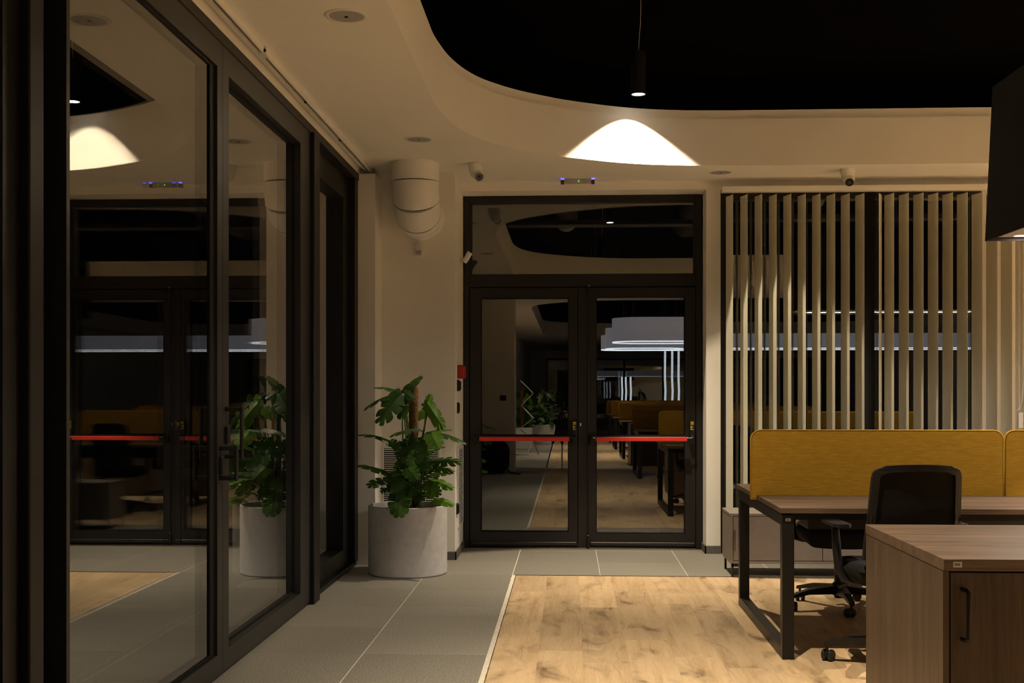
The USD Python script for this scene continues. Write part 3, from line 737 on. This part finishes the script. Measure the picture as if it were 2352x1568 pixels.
part('cord', [tube([(3.372, 8.80, 2.79), (3.372, 8.80, 1.12)], .0028, 6), tube([(3.40, 8.80, 2.79), (3.40, 8.80, 1.32), (3.395, 8.80, 1.20), (3.375, 8.80, 1.13), (3.355, 8.80, 1.12)], .0028, 6),
              tube([(3.376, 8.80, 1.0), (3.376, 8.80, .40)], .003, 6)], WHITEPL, t, smooth=True, world=True)
part('cord_weight', box(3.362, 3.398, 8.788, 8.812, .985, 1.105, .004), WHITEPL, t, label='white cord weight', world=True)

# ================================================================== PLANT
PC = (-1.122, 7.935)
t = thing('plant_pot', 'tall white concrete cylinder planter holding the monstera by the glass doors', 'plant pot', (PC[0], PC[1], 0), group='white cylinder planters')
part('body', lathe([(.0001, .0), (.262, .0), (.272, .010), (.273, .03), (.273, .470), (.268, .475), (.262, .475), (.258, .470), (.258, .38)], 72), POT, t, smooth=40)
part('soil', lathe([(.258, .435), (.2, .440), (.12, .447), (.0001, .450)], 48), SOIL, t, smooth=True)

def leaf_mesh(length, width, lobes=5, gap=0.55, droop=0.5, fold=0.25, seed=0):
    """a monstera blade in its own frame: base at 0, tip along +x, width along y, upper face +z"""
    rr = random.Random(seed)
    V, F = [], []
    nu, nv = 7, 4
    def rib(s): return np.array([max(0.0, s) * 0.97, 0.0])
    def margin(s):   # s 0..1 around one half from the heart lobe at the back to the tip
        a = math.pi * (1.0 - s)
        r = math.sin(math.pi * (0.10 + 0.90 * s) ** 0.9) ** 0.75 if s < 1 else 0
        x = 0.45 - 0.62 * math.cos(math.pi * s) + 0.0 * r
        y = 0.5 * (math.sin(math.pi * min(1, .12 + .88 * s)) ** 0.72) * (1.08 - 0.32 * s)
        return np.array([x, y])
    for side in (1, -1):
        for k in range(lobes):
            s0, s1 = k / lobes, (k + 1) / lobes
            start = .38 + rr.uniform(-.08, .14)
            g = gap * rr.uniform(.7, 1.25) if k > 0 else gap * .3
            base = len(V)
            for i in range(nu + 1):
                u = i / nu
                w = 1 - (g * .42 * max(0, (u - start) / (1 - start)) ** .6 if u > start else 0)
                for j in range(nv + 1):
                    q = j / nv
                    s = (s0 + s1) / 2 + (q - .5) * (s1 - s0) * w
                    R = rib(s * .93); M = margin(s)
                    round_off = 1 - .10 * (2 * q - 1) ** 2 * (u ** 3)
                    p = R + (M - R) * u * round_off
                    V.append((p[0], side * p[1]))
            for i in range(nu):
                for j in range(nv):
                    a_ = base + i * (nv + 1) + j
                    f = (a_, a_ + nv + 1, a_ + nv + 2, a_ + 1)
                    F.append(f if side == 1 else f[::-1])
    P = np.array(V)
    x, y = P[:, 0], P[:, 1]
    z = -fold * np.abs(y) + .55 * fold * y ** 2
    z += 0.018 * np.sin(9 * x + 4 * np.abs(y) + seed) * np.abs(y) * 2
    # droop: bend along x
    th = droop * np.clip(x, 0, 1.1)
    X = np.where(abs(droop) > 1e-3, np.sin(th) / max(abs(droop), 1e-3), x) if droop else x
    X = np.where(x < 0, x, X)
    Z = z * np.cos(th) - np.where(x < 0, -.25 * x, (1 - np.cos(th)) / max(abs(droop), 1e-3))
    v = np.stack([X * length, y * width, Z * length], 1)
    f = np.array(F)
    f = np.vstack([f[:, [0, 1, 2]], f[:, [0, 2, 3]]])
    return trimesh.Trimesh(v, f, process=False)

def place_leaf(base, tip, width, facing, roll=0, **kw):
    base, tip = np.array(base, float), np.array(tip, float)
    d = tip - base; L = np.linalg.norm(d); d /= L
    n = (1 - facing) * np.array([0, 0, 1.0]) + facing * np.array([0, -1.0, 0.15])
    n -= d * np.dot(n, d); n /= np.linalg.norm(n)
    b = np.cross(n, d)
    if roll:
        c, s = math.cos(math.radians(roll)), math.sin(math.radians(roll))
        b, n = c * b + s * n, c * n - s * b
    dr = kw.get('droop', .5)
    m = leaf_mesh(L * (1.0 + .10 * dr * dr), width, **kw)
    # tilt so that the drooped tip still lands on the tip
    a_ = math.atan2(-((1 - math.cos(dr)) / max(dr, 1e-3)), math.sin(dr) / max(dr, 1e-3)) if dr else 0
    m = turn(m, (0, 1, 0), math.degrees(a_))
    v = m.vertices
    m.vertices = base + v[:, :1] * d + v[:, 1:2] * b + v[:, 2:3] * n
    return m

def pp(zx, zy, y):
    """a spot of the planting study (its own drawing units, 4.479 per pixel-sized step) at depth y"""
    u, v = 800 + zx / 4.479, 850 + zy / 4.479
    s_ = y / 2637.0
    return np.array([(u - 1308.5) * s_, y, 1.25 + (902 - v) * s_])
t = thing('monstera_plant', 'monstera with split leaves climbing a coir pole in the white planter', 'plant', (PC[0], PC[1], .44), group='potted monsteras')
PLANT = t
pole_x = pp(666, 500, 7.97)[0]
zt = pp(666, 175, 7.97)[2]
rp = random.Random(5)
prof = []
zz = .44
while zz < zt:
    prof.append((.0325 + rp.uniform(-.002, .003), zz)); zz += .014
prof += [(.0315, zt), (.024, zt + .006), (.0001, zt + .007)]
pm = lathe(prof, 22, (pole_x, 7.97))
v = pm.vertices
nz = meshkit.noise(v * 90.0, 3) - .5
dxy = v[:, :2] - np.array([pole_x, 7.97])
v[:, :2] += dxy / (np.linalg.norm(dxy, axis=1, keepdims=True) + 1e-9) * (nz[:, None] * .009)
pm.vertices = v
part('moss_pole', pm, MOSS, t, label='brown coir pole', smooth=True, world=True)
LEAVES = [  # base x,y; tip x,y; depth of base, depth of tip; width; facing camera 0..1; young?; droop; lobes; gap
    (545, 225, 270, 178, 7.86, 7.90, 120, .15, 0, .55, 5, .5), (550, 235, 172, 388, 7.84, 7.78, 130, .25, 0, .7, 5, .7), (545, 238, 310, 535, 7.82, 7.70, 250, .75, 0, .45, 5, .6),
    (545, 245, 540, 490, 7.84, 7.78, 190, .8, 0, .4, 4, .3), (560, 222, 745, 66, 7.92, 7.95, 110, .55, 0, .3, 4, .25), (560, 225, 668, 296, 7.84, 7.80, 130, .6, 0, .4, 4, .3),
    (808, 340, 975, 588, 7.88, 7.82, 150, .8, 1, .35, 5, .55), (835, 385, 712, 500, 8.02, 7.99, 130, .7, 1, .4, 4, .25), (826, 352, 945, 625, 7.90, 7.86, 120, .85, 1, .3, 4, .4), (815, 350, 840, 250, 7.90, 7.92, 100, .8, 1, .2, 4, .2),
    (812, 640, 1192, 742, 7.86, 7.76, 130, .2, 0, .6, 5, .75), (850, 645, 925, 802, 7.80, 7.72, 210, .75, 1, .35, 5, .35), (720, 600, 432, 676, 7.84, 7.74, 120, .25, 0, .5, 5, .65), (800, 640, 1055, 612, 7.95, 7.98, 90, .15, 0, .4, 4, .5),
    (500, 775, 122, 668, 7.82, 7.80, 130, .2, 0, .75, 5, .8), (420, 730, 520, 800, 7.80, 7.75, 120, .6, 0, .4, 4, .4),
    (690, 700, 640, 1000, 7.86, 7.76, 300, .8, 0, .4, 5, .45), (560, 740, 520, 900, 7.88, 7.80, 170, .7, 0, .4, 5, .5), (760, 720, 800, 900, 7.90, 7.84, 170, .75, 0, .4, 5, .4),
    (810, 950, 1140, 950, 7.84, 7.74, 210, .45, 0, .55, 6, .9), (800, 870, 980, 788, 7.92, 7.90, 90, .25, 0, .5, 4, .5), (815, 1010, 1068, 1045, 7.82, 7.74, 120, .5, 0, .6, 5, .8),
    (830, 1135, 1066, 1215, 7.84, 7.74, 150, .5, 1, .45, 5, .45), (800, 1090, 1045, 1062, 7.90, 7.86, 130, .3, 0, .5, 5, .6),
    (420, 1065, 90, 985, 7.84, 7.78, 150, .3, 0, .55, 5, .6), (440, 1140, 200, 1190, 7.82, 7.72, 190, .5, 0, .6, 5, .7), (560, 1140, 438, 1262, 7.74, 7.68, 140, .6, 0, .4, 5, .4),
    (525, 1280, 515, 1506, 7.72, 7.62, 265, .85, 0, .45, 5, .35), (880, 1330, 1074, 1388, 7.76, 7.66, 120, .5, 1, .35, 4, .3), (870, 1150, 835, 1318, 7.78, 7.70, 170, .75, 1, .35, 5, .35),
    (700, 1050, 640, 1160, 7.80, 7.74, 120, .6, 0, .4, 5, .8), (720, 860, 610, 980, 7.78, 7.72, 170, .7, 0, .35, 5, .4), (500, 1050, 390, 1240, 7.88, 7.82, 190, .6, 0, .4, 5, .6),
    (650, 1200, 590, 1350, 7.76, 7.70, 170, .65, 0, .4, 5, .6), (760, 1000, 720, 1130, 7.92, 7.90, 160, .6, 0, .4, 5, .5), (640, 1100, 540, 1180, 7.95, 7.95, 170, .5, 0, .4, 5, .5), (560, 930, 470, 1050, 7.98, 7.96, 140, .6, 0, .4, 5, .6),
    (700, 1240, 760, 1340, 7.84, 7.80, 150, .6, 0, .4, 5, .6), (600, 900, 700, 1010, 7.82, 7.76, 190, .7, 0, .4, 5, .3), (430, 1160, 330, 1260, 7.88, 7.86, 130, .5, 0, .5, 5, .8),
          (610, 1010, 700, 1130, 7.70, 7.64, 190, .7, 0, .4, 5, .5), (520, 1180, 470, 1330, 7.74, 7.68, 190, .65, 0, .4, 5, .5), (820, 1180, 930, 1290, 7.78, 7.72, 170, .6, 0, .45, 5, .5), (740, 930, 840, 1020, 7.80, 7.74, 170, .6, 0, .4, 5, .5)]
for i, (bx, by, tx, ty, y0, y1, w, fc, yg, dp, lb, gp) in enumerate(LEAVES):
    b_, e_ = pp(bx, by, y0), pp(tx, ty, y1)
    m = place_leaf(b_, e_, w / 4.479 / 331, fc, lobes=lb, gap=gp, droop=dp, fold=.22, seed=i)
    part('leaf', m, LEAFY if yg else LEAF, t, smooth=True, world=True)
    root = np.array([pole_x + rp.uniform(-.06, .05), 7.93 + rp.uniform(-.06, .05), .45])
    mid = root * .45 + b_ * .55 + np.array([0, -.01, .06])
    q = np.linspace(0, 1, 9)[:, None]
    c_ = (1 - q) ** 2 * root + 2 * q * (1 - q) * (mid + (mid - (root + b_) / 2)) + q ** 2 * b_
    part('stem', tube(c_, np.linspace(.0058, .0032, 9), 7), STEM, t, smooth=True, world=True)
lz = pp(450, 350, 7.99)

# ================================================================== DESK, SCREENS, CHAIRS, CABINETS
TZ = 0.712
def make_desk(name, label, loc, cat='desk'):
    """double-sided bench desk, origin at its left end on the floor, mid depth"""
    t = thing(name, label, cat, loc, group='walnut bench desks in a row')
    Lx = 2.64
    part('tabletop', box(0, Lx, -.72, -.0235, TZ - .025, TZ, .0015), WALX, t)
    part('tabletop', box(0, Lx, .0235, .715, TZ - .025, TZ, .0015), WALX, t)
    for x in (0.012, Lx / 2 - .03, Lx - .072):
        a = sg.Polygon([(-.70, 0), (.70, 0), (.70, TZ - .035), (-.70, TZ - .035)], [[(-.645, .05), (.645, .05), (.645, TZ - .085), (-.645, TZ - .085)]])
        part('leg_frame', prism(a, x, x + .055, 'x'), BLKMET, t)
    part('rail', [box(.06, Lx - .07, s - .02, s + .02, TZ - .085, TZ - .035) for s in (-.42, .42)], BLKMET, t)
    part('spacer', [box(x + .004, x + .05, s - .05, s + .05, TZ - .036, TZ - .025) for x in (0.012, Lx / 2 - .03, Lx - .072) for s in (-.6, .6)], BLKPLA, t)
    part('cable_tray', box(.25, Lx - .25, -.12, .12, TZ - .17, TZ - .10, .004), BLKMET, t)
    part('inventory_label', box(.0265, .0505, -.7012, -.70, TZ - .0635, TZ - .0495), PAPER, t, label='small white inventory sticker')
    part('label_print', [box(.031, .046, -.7016, -.7012, TZ - .0605, TZ - .0545)], INK, t)
    return t
DESK = make_desk('bench_desk', 'walnut bench desk with black frame legs beside the exit door', (0.985, 6.14, 0))

def make_screen(label, loc, L=1.31):
    t = thing('desk_screen', label, 'desk screen', loc, group='yellow felt desk screens')
    z0, z1 = TZ - .022, 1.054
    o = rrect(0, L, z0, z1, .052, 10, (0, 0, 1, 1))
    P = sg.Polygon(o)
    part('panel', [prism(P.buffer(-.006), -.021, .021, 'y'), prism(P, -.015, .015, 'y')], YELLOW, t, smooth=30)
    edge = list(P.exterior.coords)[:-1]
    q = [(x, 0, z) for x, z in edge]
    part('seam', tube([(x, -.0165, z) for x, z in edge], .0034, 6, closed=True), YPIPE, t, label='paler stitched edge', smooth=True)
    for x in (.25, L - .25):
        part('clamp', box(x - .02, x + .02, -.0115, .0115, TZ - .035, TZ - .0225), BLKMET, t)
    return t
SCREEN = make_screen('wide yellow felt desk screen on the near desk, left one', (0.957, 6.14, 0))
dup(SCREEN, 'desk_screen', 'yellow felt desk screen cut off by the right edge of the photo', (2.272, 6.14, 0))

def make_chair(label, loc, rotz):
    """office chair facing +y"""
    t = thing('office_chair', label, 'office chair', loc, rotz, group='black mesh office chairs')
    for k in range(5):
        a = 90 + 72 * k
        arm = trimesh.convex.convex_hull(np.array([(.03, -.030, .135), (.03, .030, .135), (.03, -.026, .085), (.03, .026, .085), (.20, -.020, .118), (.20, .020, .118), (.20, -.017, .088), (.20, .017, .088)]))
        arm2 = trimesh.convex.convex_hull(np.array([(.20, -.020, .118), (.20, .020, .118), (.20, -.017, .088), (.20, .017, .088), (.312, -.015, .088), (.312, .015, .088), (.318, -.012, .068), (.318, .012, .068)]))
        part('base_leg', turn(trimesh.util.concatenate([arm, arm2]), (0, 0, 1), a), BLKPLA, t)
        sw = random.Random(k).uniform(0, 360)
        ca = math.radians(a); c = np.array([.300 * math.cos(ca), .300 * math.sin(ca), 0])
        whl = [turn(cyl(.0265, -.010, .010, seg=24, b=.004), (1, 0, 0), 90) for _ in range(2)]
        whl = [move(whl[0], (.012, .016, .0265)), move(whl[1], (.012, -.016, .0265))]
        hub = [tube([(0, 0, .035), (0, 0, .085)], .007, 8), box(-.012, .022, -.0055, .0055, .02, .046, .003)]
        cas = part('caster', move(turn(trimesh.util.concatenate(whl), (0, 0, 1), sw), c), RUBBER, t)
        part('fork', move(turn(trimesh.util.concatenate(hub), (0, 0, 1), sw), c), BLKPLA, cas)
    part('hub', lathe([(.0001, .075), (.035, .075), (.042, .09), (.042, .135), (.030, .15), (.0001, .15)], 24), BLKPLA, t, smooth=40)
    part('gas_lift', lathe([(.0265, .06), (.0265, .30), (.015, .30), (.015, .40)], 20), BLKMET, t, smooth=40)
    part('mechanism', box(-.085, .085, -.12, .10, .375, .415, .012), BLKPLA, t)
    part('lever', tube([(-.08, .03, .385), (-.16, .035, .388), (-.21, .04, .375), (-.245, .05, .352)], [.009, .009, .011, .010], 8), BLKPLA, t, smooth=True)
    # seat: rounded cushion with a waterfall front
    n1, n2 = 22, 20
    V, F = [], []
    for sgn in (1, -1):
        for i in range(n1 + 1):
            for j in range(n2 + 1):
                p = -1 + 2 * i / n1; q = -1 + 2 * j / n2
                X = .252 * p * math.sqrt(1 - .30 * q * q); Y = .245 * q * math.sqrt(1 - .30 * p * p) + .01
                e = max(0.0, 1 - max(abs(p), abs(q)) ** 7)
                Z = .447 + (.040 * e ** .5 if sgn > 0 else -.072 * e ** .5)
                Z += .010 * p * p - .030 * max(0, q) ** 3
                V.append((X, Y, Z))
    N = (n1 + 1) * (n2 + 1)
    for s_ in (0, 1):
        for i in range(n1):
            for j in range(n2):
                a_ = s_ * N + i * (n2 + 1) + j
                f = (a_, a_ + n2 + 1, a_ + n2 + 2, a_ + 1)
                F.append(f if s_ == 0 else f[::-1])
    f = np.array(F); f = np.vstack([f[:, [0, 1, 2]], f[:, [0, 2, 3]]])
    sm = trimesh.Trimesh(np.array(V), f, process=True)
    part('seat', sm, BLKFAB, t, smooth=50)
    # backrest: curved frame with mesh
    def bk(x, z):
        """depth of the back surface"""
        return -.262 - .06 * ((z - .50) / .45) ** 1.4 * 1 + .10 * (x / .2) ** 2 * .35 + .018 * math.sin(max(0, min(1, (z - .45) / .25)) * math.pi)
    hw = lambda z: .214 - .024 * max(0, (z - .45) / .5)
    outer = []
    zt_, zb_ = .935, .455
    o2 = []
    o2 += [(-hw(zb_) + .03, zb_)]
    for z in np.linspace(zb_ + .03, zt_ - .055, 14): o2.append((-hw(z), z))
    for k in range(1, 7):
        a = math.radians(180 - 90 * k / 6); o2.append((-hw(zt_) + .035 + .035 * math.cos(a), zt_ - .045 + .035 * math.sin(a)))
    xx = np.linspace(-hw(zt_) + .05, hw(zt_) - .05, 11)
    for x in xx: o2.append((x, zt_ + .010 * (1 - (x / .17) ** 2) - .004))
    for k in range(0, 6):
        a = math.radians(90 - 90 * k / 6); o2.append((hw(zt_) - .035 + .035 * math.cos(a), zt_ - .045 + .035 * math.sin(a)))
    for z in np.linspace(zt_ - .055, zb_ + .03, 14): o2.append((hw(z), z))
    o2 += [(hw(zb_) - .03, zb_)]
    for x in np.linspace(hw(zb_) - .06, -hw(zb_) + .06, 7): o2.append((x, zb_ - .01))
    Po = sg.Polygon(o2)
    Pi = Po.buffer(-.030)
    fr = prism(Po.difference(Pi), -.013, .013, 'y')
    fr = fr.subdivide_to_size(.05)
    v = fr.vertices.copy(); v[:, 1] += [bk(x, z) for x, z in zip(v[:, 0], v[:, 2])]; fr.vertices = v
    part('back_frame', fr, BLKPLA, t, smooth=30)
    gm = prism(Po.buffer(-.022), -.0015, .0015, 'y').subdivide_to_size(.05)
    v = gm.vertices.copy(); v[:, 1] += [bk(x, z) for x, z in zip(v[:, 0], v[:, 2])]; gm.vertices = v
    part('back_mesh', gm, MESHBACK, t, smooth=30)
    part('back_support', [tube([(s * .05, -.10, .39), (s * .07, -.22, .40), (s * .10, -.29, .45), (s * .15, -.285, .50)], [.016, .016, .014, .010], 10) for s in (-1, 1)], BLKPLA, t, smooth=True)
    for s in (-1, 1):
        P_ = [(s * .10, -.04, .385), (s * .20, -.05, .390), (s * .245, -.04, .405), (s * .264, -.02, .45), (s * .268, .0, .55), (s * .268, .02, .641)]
        part('armrest_post', tube(P_, [.014, .015, .018, .020, .020, .017], 12), BLKPLA, t, smooth=True)
        pad = prism(rrect(-.040, .040, -.125, .125, .028, 6), .644, .659)
        part('armrest_pad', move(pad, (s * .264, .02, 0)), BLKPLA, t, smooth=30)
    return t
CHAIR = make_chair('black mesh back office chair between the desk and the walnut cabinet', (1.490, 5.345, 0), 3)
dup(CHAIR, 'office_chair', 'black office chair on the window side of the desk under the yellow screen', (1.565, 6.765, 0), 180, group='black mesh office chairs')

def make_cabinet(label, loc, ny=.97, name='storage_cabinet'):
    """walnut cabinet: origin at front left foot, front faces -y"""
    t = thing(name, label, 'cabinet', loc, group='walnut storage cabinets')
    Lx, Z = 1.62, TZ
    part('top', box(-.002, Lx, -.018, ny, Z - .036, Z, .0012), WALX, t)
    part('edge_band', box(0.001, Lx - .002, 0, ny - .002, Z - .0405, Z - .0362), EDGE, t, label='thin pale strip under the top')
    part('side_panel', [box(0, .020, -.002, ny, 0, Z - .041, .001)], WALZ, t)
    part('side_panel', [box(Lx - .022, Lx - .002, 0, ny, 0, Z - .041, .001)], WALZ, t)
    part('back_panel', box(.021, Lx - .023, ny - .02, ny - .002, 0, Z - .041), WALZ, t)
    part('plinth', box(.021, Lx - .023, .03, .05, 0, .05), BLKPLA, t)
    part('carcass', box(.021, Lx - .023, .0215, ny - .021, .05, Z - .041), GREYSCR, t)
    w = (Lx - .05) / 2
    for k in range(2):
        x0 = .025 + k * w
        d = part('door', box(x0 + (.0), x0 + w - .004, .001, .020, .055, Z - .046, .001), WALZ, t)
        hx = x0 + .048 if k == 0 else x0 + w - .056
        hz1, hz0 = Z - .100, Z - .262
        part('handle', tube([(hx - .012, .001, hz1), (hx - .006, -.022, hz1), (hx, -.030, hz1 - .008), (hx, -.030, (hz0 + hz1) / 2), (hx, -.030, hz0 + .008), (hx - .006, -.022, hz0), (hx - .012, .001, hz0)], .0070, 10), BLKMET, d, smooth=True)
    part('inventory_label', box(.027, .055, -.0192, -.018, Z - .026, Z - .008), PAPER, t, label='small white inventory sticker')
    part('label_print', box(.031, .049, -.0196, -.0192, Z - .021, Z - .013), INK, t)
    return t
CAB = make_cabinet('walnut storage cabinet with a black bar handle in the right foreground', (1.213, 3.80, 0))

# low taupe credenza under the blinds
t = thing('low_credenza', 'low taupe credenza on black feet under the blinds', 'cabinet', (1.09, 7.86, 0))
Lx, Dy, Z0, Z1 = 1.85, .40, .092, .432
part('top', box(-.002, Lx, -.004, Dy, Z1 - .018, Z1, .001), TAUPE, t)
part('body', box(0, Lx - .002, .018, Dy - .002, Z0, Z1 - .0185), TAUPE, t)
part('side_panel', box(0, .018, -.002, .0179, Z0, Z1 - .0185), TAUPE, t)
part('side_panel', box(Lx - .02, Lx - .002, -.002, .0179, Z0, Z1 - .0185), TAUPE, t)
part('bottom_rail', box(.0185, Lx - .0205, -.002, .0179, Z0, Z0 + .018), TAUPE, t)
w = (Lx - .05) / 3
for k in range(3):
    d = part('door', box(.022 + k * w, .022 + (k + 1) * w - .004, -.001, .0175, Z0 + .0215, Z1 - .0215, .001), TAUPE, t)
    part('handle', box(.034 + k * w, .042 + k * w, -.022, -.001, Z0 + .09, Z0 + .23, .002), TAUPE, d) if k == 0 else None
for x in (.012, Lx - .062):
    for y in (.008, Dy - .045):
        part('foot', [box(x, x + .012, y, y + .035, 0, Z0), box(x, x + .05, y, y + .012, Z0 - .022, Z0)], BLKMET, t)

# ================================================================== BEHIND THE CAMERA (mirrored in the glass)
dup(DESK, 'bench_desk', 'walnut bench desk behind the camera, nearest of those mirrored in the door', (0.985, 1.05, 0))
dup(SCREEN, 'desk_screen', 'yellow felt screen on the nearest desk behind the camera, left half', (0.957, 1.05, 0))
dup(SCREEN, 'desk_screen', 'yellow felt screen on the nearest desk behind the camera, right half', (2.272, 1.05, 0))
for k, (y, w_) in enumerate(((-3.9, 'second'), (-7.6, 'third'), (-11.2, 'fourth'))):
    dup(DESK, 'bench_desk', f'walnut bench desk mirrored small in the right door leaf, {w_} behind the camera', (0.985, y, 0))
    dup(SCREEN, 'desk_screen', f'yellow felt screen on the {w_} desk behind the camera, left half', (0.957, y, 0))
    dup(SCREEN, 'desk_screen', f'yellow felt screen on the {w_} desk behind the camera, right half', (2.272, y, 0))
dup(CAB, 'storage_cabinet', 'walnut storage cabinet behind the camera next to the second mirrored desk', (1.05, -2.2, 0))
dup(CHAIR, 'office_chair', 'black office chair at the nearest desk behind the camera', (1.6, 1.72, 0), 176, group='black mesh office chairs')
dup('/World/plant_pot', 'plant_pot', 'white cylinder planter mirrored small in the left door leaf', (-1.10, -7.2, 0))
dup(PLANT, 'monstera_plant', 'monstera in the planter mirrored small in the left door leaf', (-1.10, -7.2, .44))
dup('/World/plant_pot', 'plant_pot', 'white cylinder planter standing furthest behind the camera', (-0.62, -9.6, 0), 40)
dup(PLANT, 'monstera_plant', 'monstera standing furthest behind the camera', (-0.62, -9.6, .44), 140)

dup('/World/plant_pot', 'plant_pot', 'white cylinder planter far behind the camera between the light tubes', (2.05, -15.0, 0), 80)
dup(PLANT, 'monstera_plant', 'monstera far behind the camera between the light tubes', (2.05, -15.0, .44), 80)
t = thing('brochure_stand', 'white folding zigzag brochure stand mirrored in the left door leaf', 'brochure stand', (-0.86, -4.6, 0))
zs = [(.14, .30), (-.14, .52), (.14, .74), (-.10, 1.00), (.14, 1.24), (-.12, 1.50)]
for k in range(5):
    (x0, z0_), (x1, z1_) = zs[k], zs[k + 1]
    L_ = math.hypot(x1 - x0, z1_ - z0_); nx_, nz_ = -(z1_ - z0_) / L_ * .012, (x1 - x0) / L_ * .012
    part('shelf_panel', prism([(x0, z0_), (x1, z1_), (x1 + nx_, z1_ + nz_), (x0 + nx_, z0_ + nz_)], -.14, .14, 'y'), WHITEPL, t)
part('leg', [tube([(.13, s * .13, .30), (.0, s * .14, .0)], .006, 8) for s in (-1, 1)] + [tube([(.13, s * .13, .30), (.24, s * .14, .0)], .006, 8) for s in (-1, 1)], CHROME, t)

t = thing('camera_tripod', 'thin legged camera tripod mirrored in the left door leaf', 'tripod', (-0.12, -0.30, 0))
for k in range(3):
    a = math.radians(90 + 120 * k)
    lg = part('leg', tube([(.30 * math.cos(a), .30 * math.sin(a), .012), (.17 * math.cos(a), .17 * math.sin(a), .44)], .011, 8), ALU, t)
    part('upper_tube', tube([(.17 * math.cos(a), .17 * math.sin(a), .44), (.03 * math.cos(a), .03 * math.sin(a), .93)], .015, 8), BLKMET, lg)
    part('clamp', tube([(.18 * math.cos(a), .18 * math.sin(a), .42), (.165 * math.cos(a), .165 * math.sin(a), .47)], .021, 8), BLKPLA, lg)
part('centre_column', cyl(.016, .70, 1.02, seg=14), BLKMET, t)
part('head', box(-.05, .05, -.05, .05, 1.02, 1.05, .008), BLKMET, t)

t = thing('backpack', 'black backpack slumped against the pillar behind the camera', 'bag', (-1.18, 0.72, 0))
ell = trimesh.creation.icosphere(subdivisions=4, radius=1.0)
v = ell.vertices
p_ = np.sign(v) * np.abs(v) ** .62
p_ *= np.array([.25, .15, .26]); p_[:, 2] += .26; p_[:, 2] = np.maximum(p_[:, 2], 0.002)
p_ += (meshkit.noise(p_ * 9, 1)[:, None] - .5) * .03 * np.array([1, 1, .0])
ell.vertices = p_
part('body', ell, BLKFAB, t, smooth=True)
fp = trimesh.convex.convex_hull(np.array([(x, y, z) for x in (-.16, .16) for y in (.12, .185) for z in (.06, .27)]))
part('front_pocket', fp, BLKFAB, t)
part('carry_loop', tube([(-.05, .02, .50), (-.03, .02, .545), (.03, .02, .545), (.05, .02, .50)], .008, 8), BLKFAB, t, smooth=True)
part('strap', tube([(.17, .06, .12), (.26, .16, .03), (.36, .22, .012), (.43, .20, .010)], .014, 8), BLKFAB, t, smooth=True)
t = thing('tripod_bag', 'slim black tripod bag standing behind the backpack', 'bag', (-1.40, 0.985, 0))
part('tube', lathe([(.0001, 0.0), (.065, .0), (.072, .02), (.070, .5), (.062, .95), (.04, .99), (.0001, 1.0)], 24), BLKFAB, t, smooth=40)
part('end_loop', tube([(-.03, 0, .985), (-.02, 0, 1.03), (.02, 0, 1.03), (.03, 0, .985)], .006, 8), BLKFAB, t, smooth=True)
t = thing('wall_switch', 'black wall switch on the pillar behind the camera', 'switch', (-1.05, .35, 1.17), group='black wall plates behind the camera')
part('plate', prism(rrect(-.05, .05, -.042, .042, .012, 5), 0, .012, 'y'), BLKPLA, t)
part('rocker', prism(rrect(-.035, .035, -.03, .03, .008, 4), .012, .017, 'y'), BLKPLA, t)

# services in the black ceiling void
t = thing('cable_tray', 'dark cable tray crossing the black ceiling void', 'cable tray', (2.2, 3.7, 3.40))
part('tray', [box(-3.6, 3.6, -.12, .12, 0, .006), box(-3.6, 3.6, -.125, -.119, 0, .06), box(-3.6, 3.6, .119, .125, 0, .06)], DUCTBLK, t)
part('hanger', [tube([(x, s, .05), (x, s, 1.2)], .004, 6) for x in (-2.9, -1.2, 1.2, 3.2) for s in (-.13, .13)], DUCTBLK, t)
for k, (x, z, r, lab) in enumerate(((-0.05, 3.85, .17, 'round dark duct on the left of the ceiling void'), (1.75, 3.80, .22, 'round dark duct on the right of the ceiling void'))):
    t = thing('air_duct', lab, 'duct', (x, 4.5, z))
    part('pipe', tube([(0, -3.3, 0), (0, 2.0, 0)], r, 28), DUCTBLK, t, smooth=50)
    for yy in np.arange(-3, 1.9, .9):
        part('seam_ring', tube([(r * 1.01 * math.cos(q), yy, r * 1.01 * math.sin(q)) for q in np.linspace(0, 2 * math.pi, 28, endpoint=False)], .006, 6, closed=True), DUCTBLK, t, smooth=True)
    part('hanger', [tube([(0, yy, r), (0, yy, 4.6 - z)], .004, 6) for yy in (-2.5, 0.4, 1.8)], DUCTBLK, t)
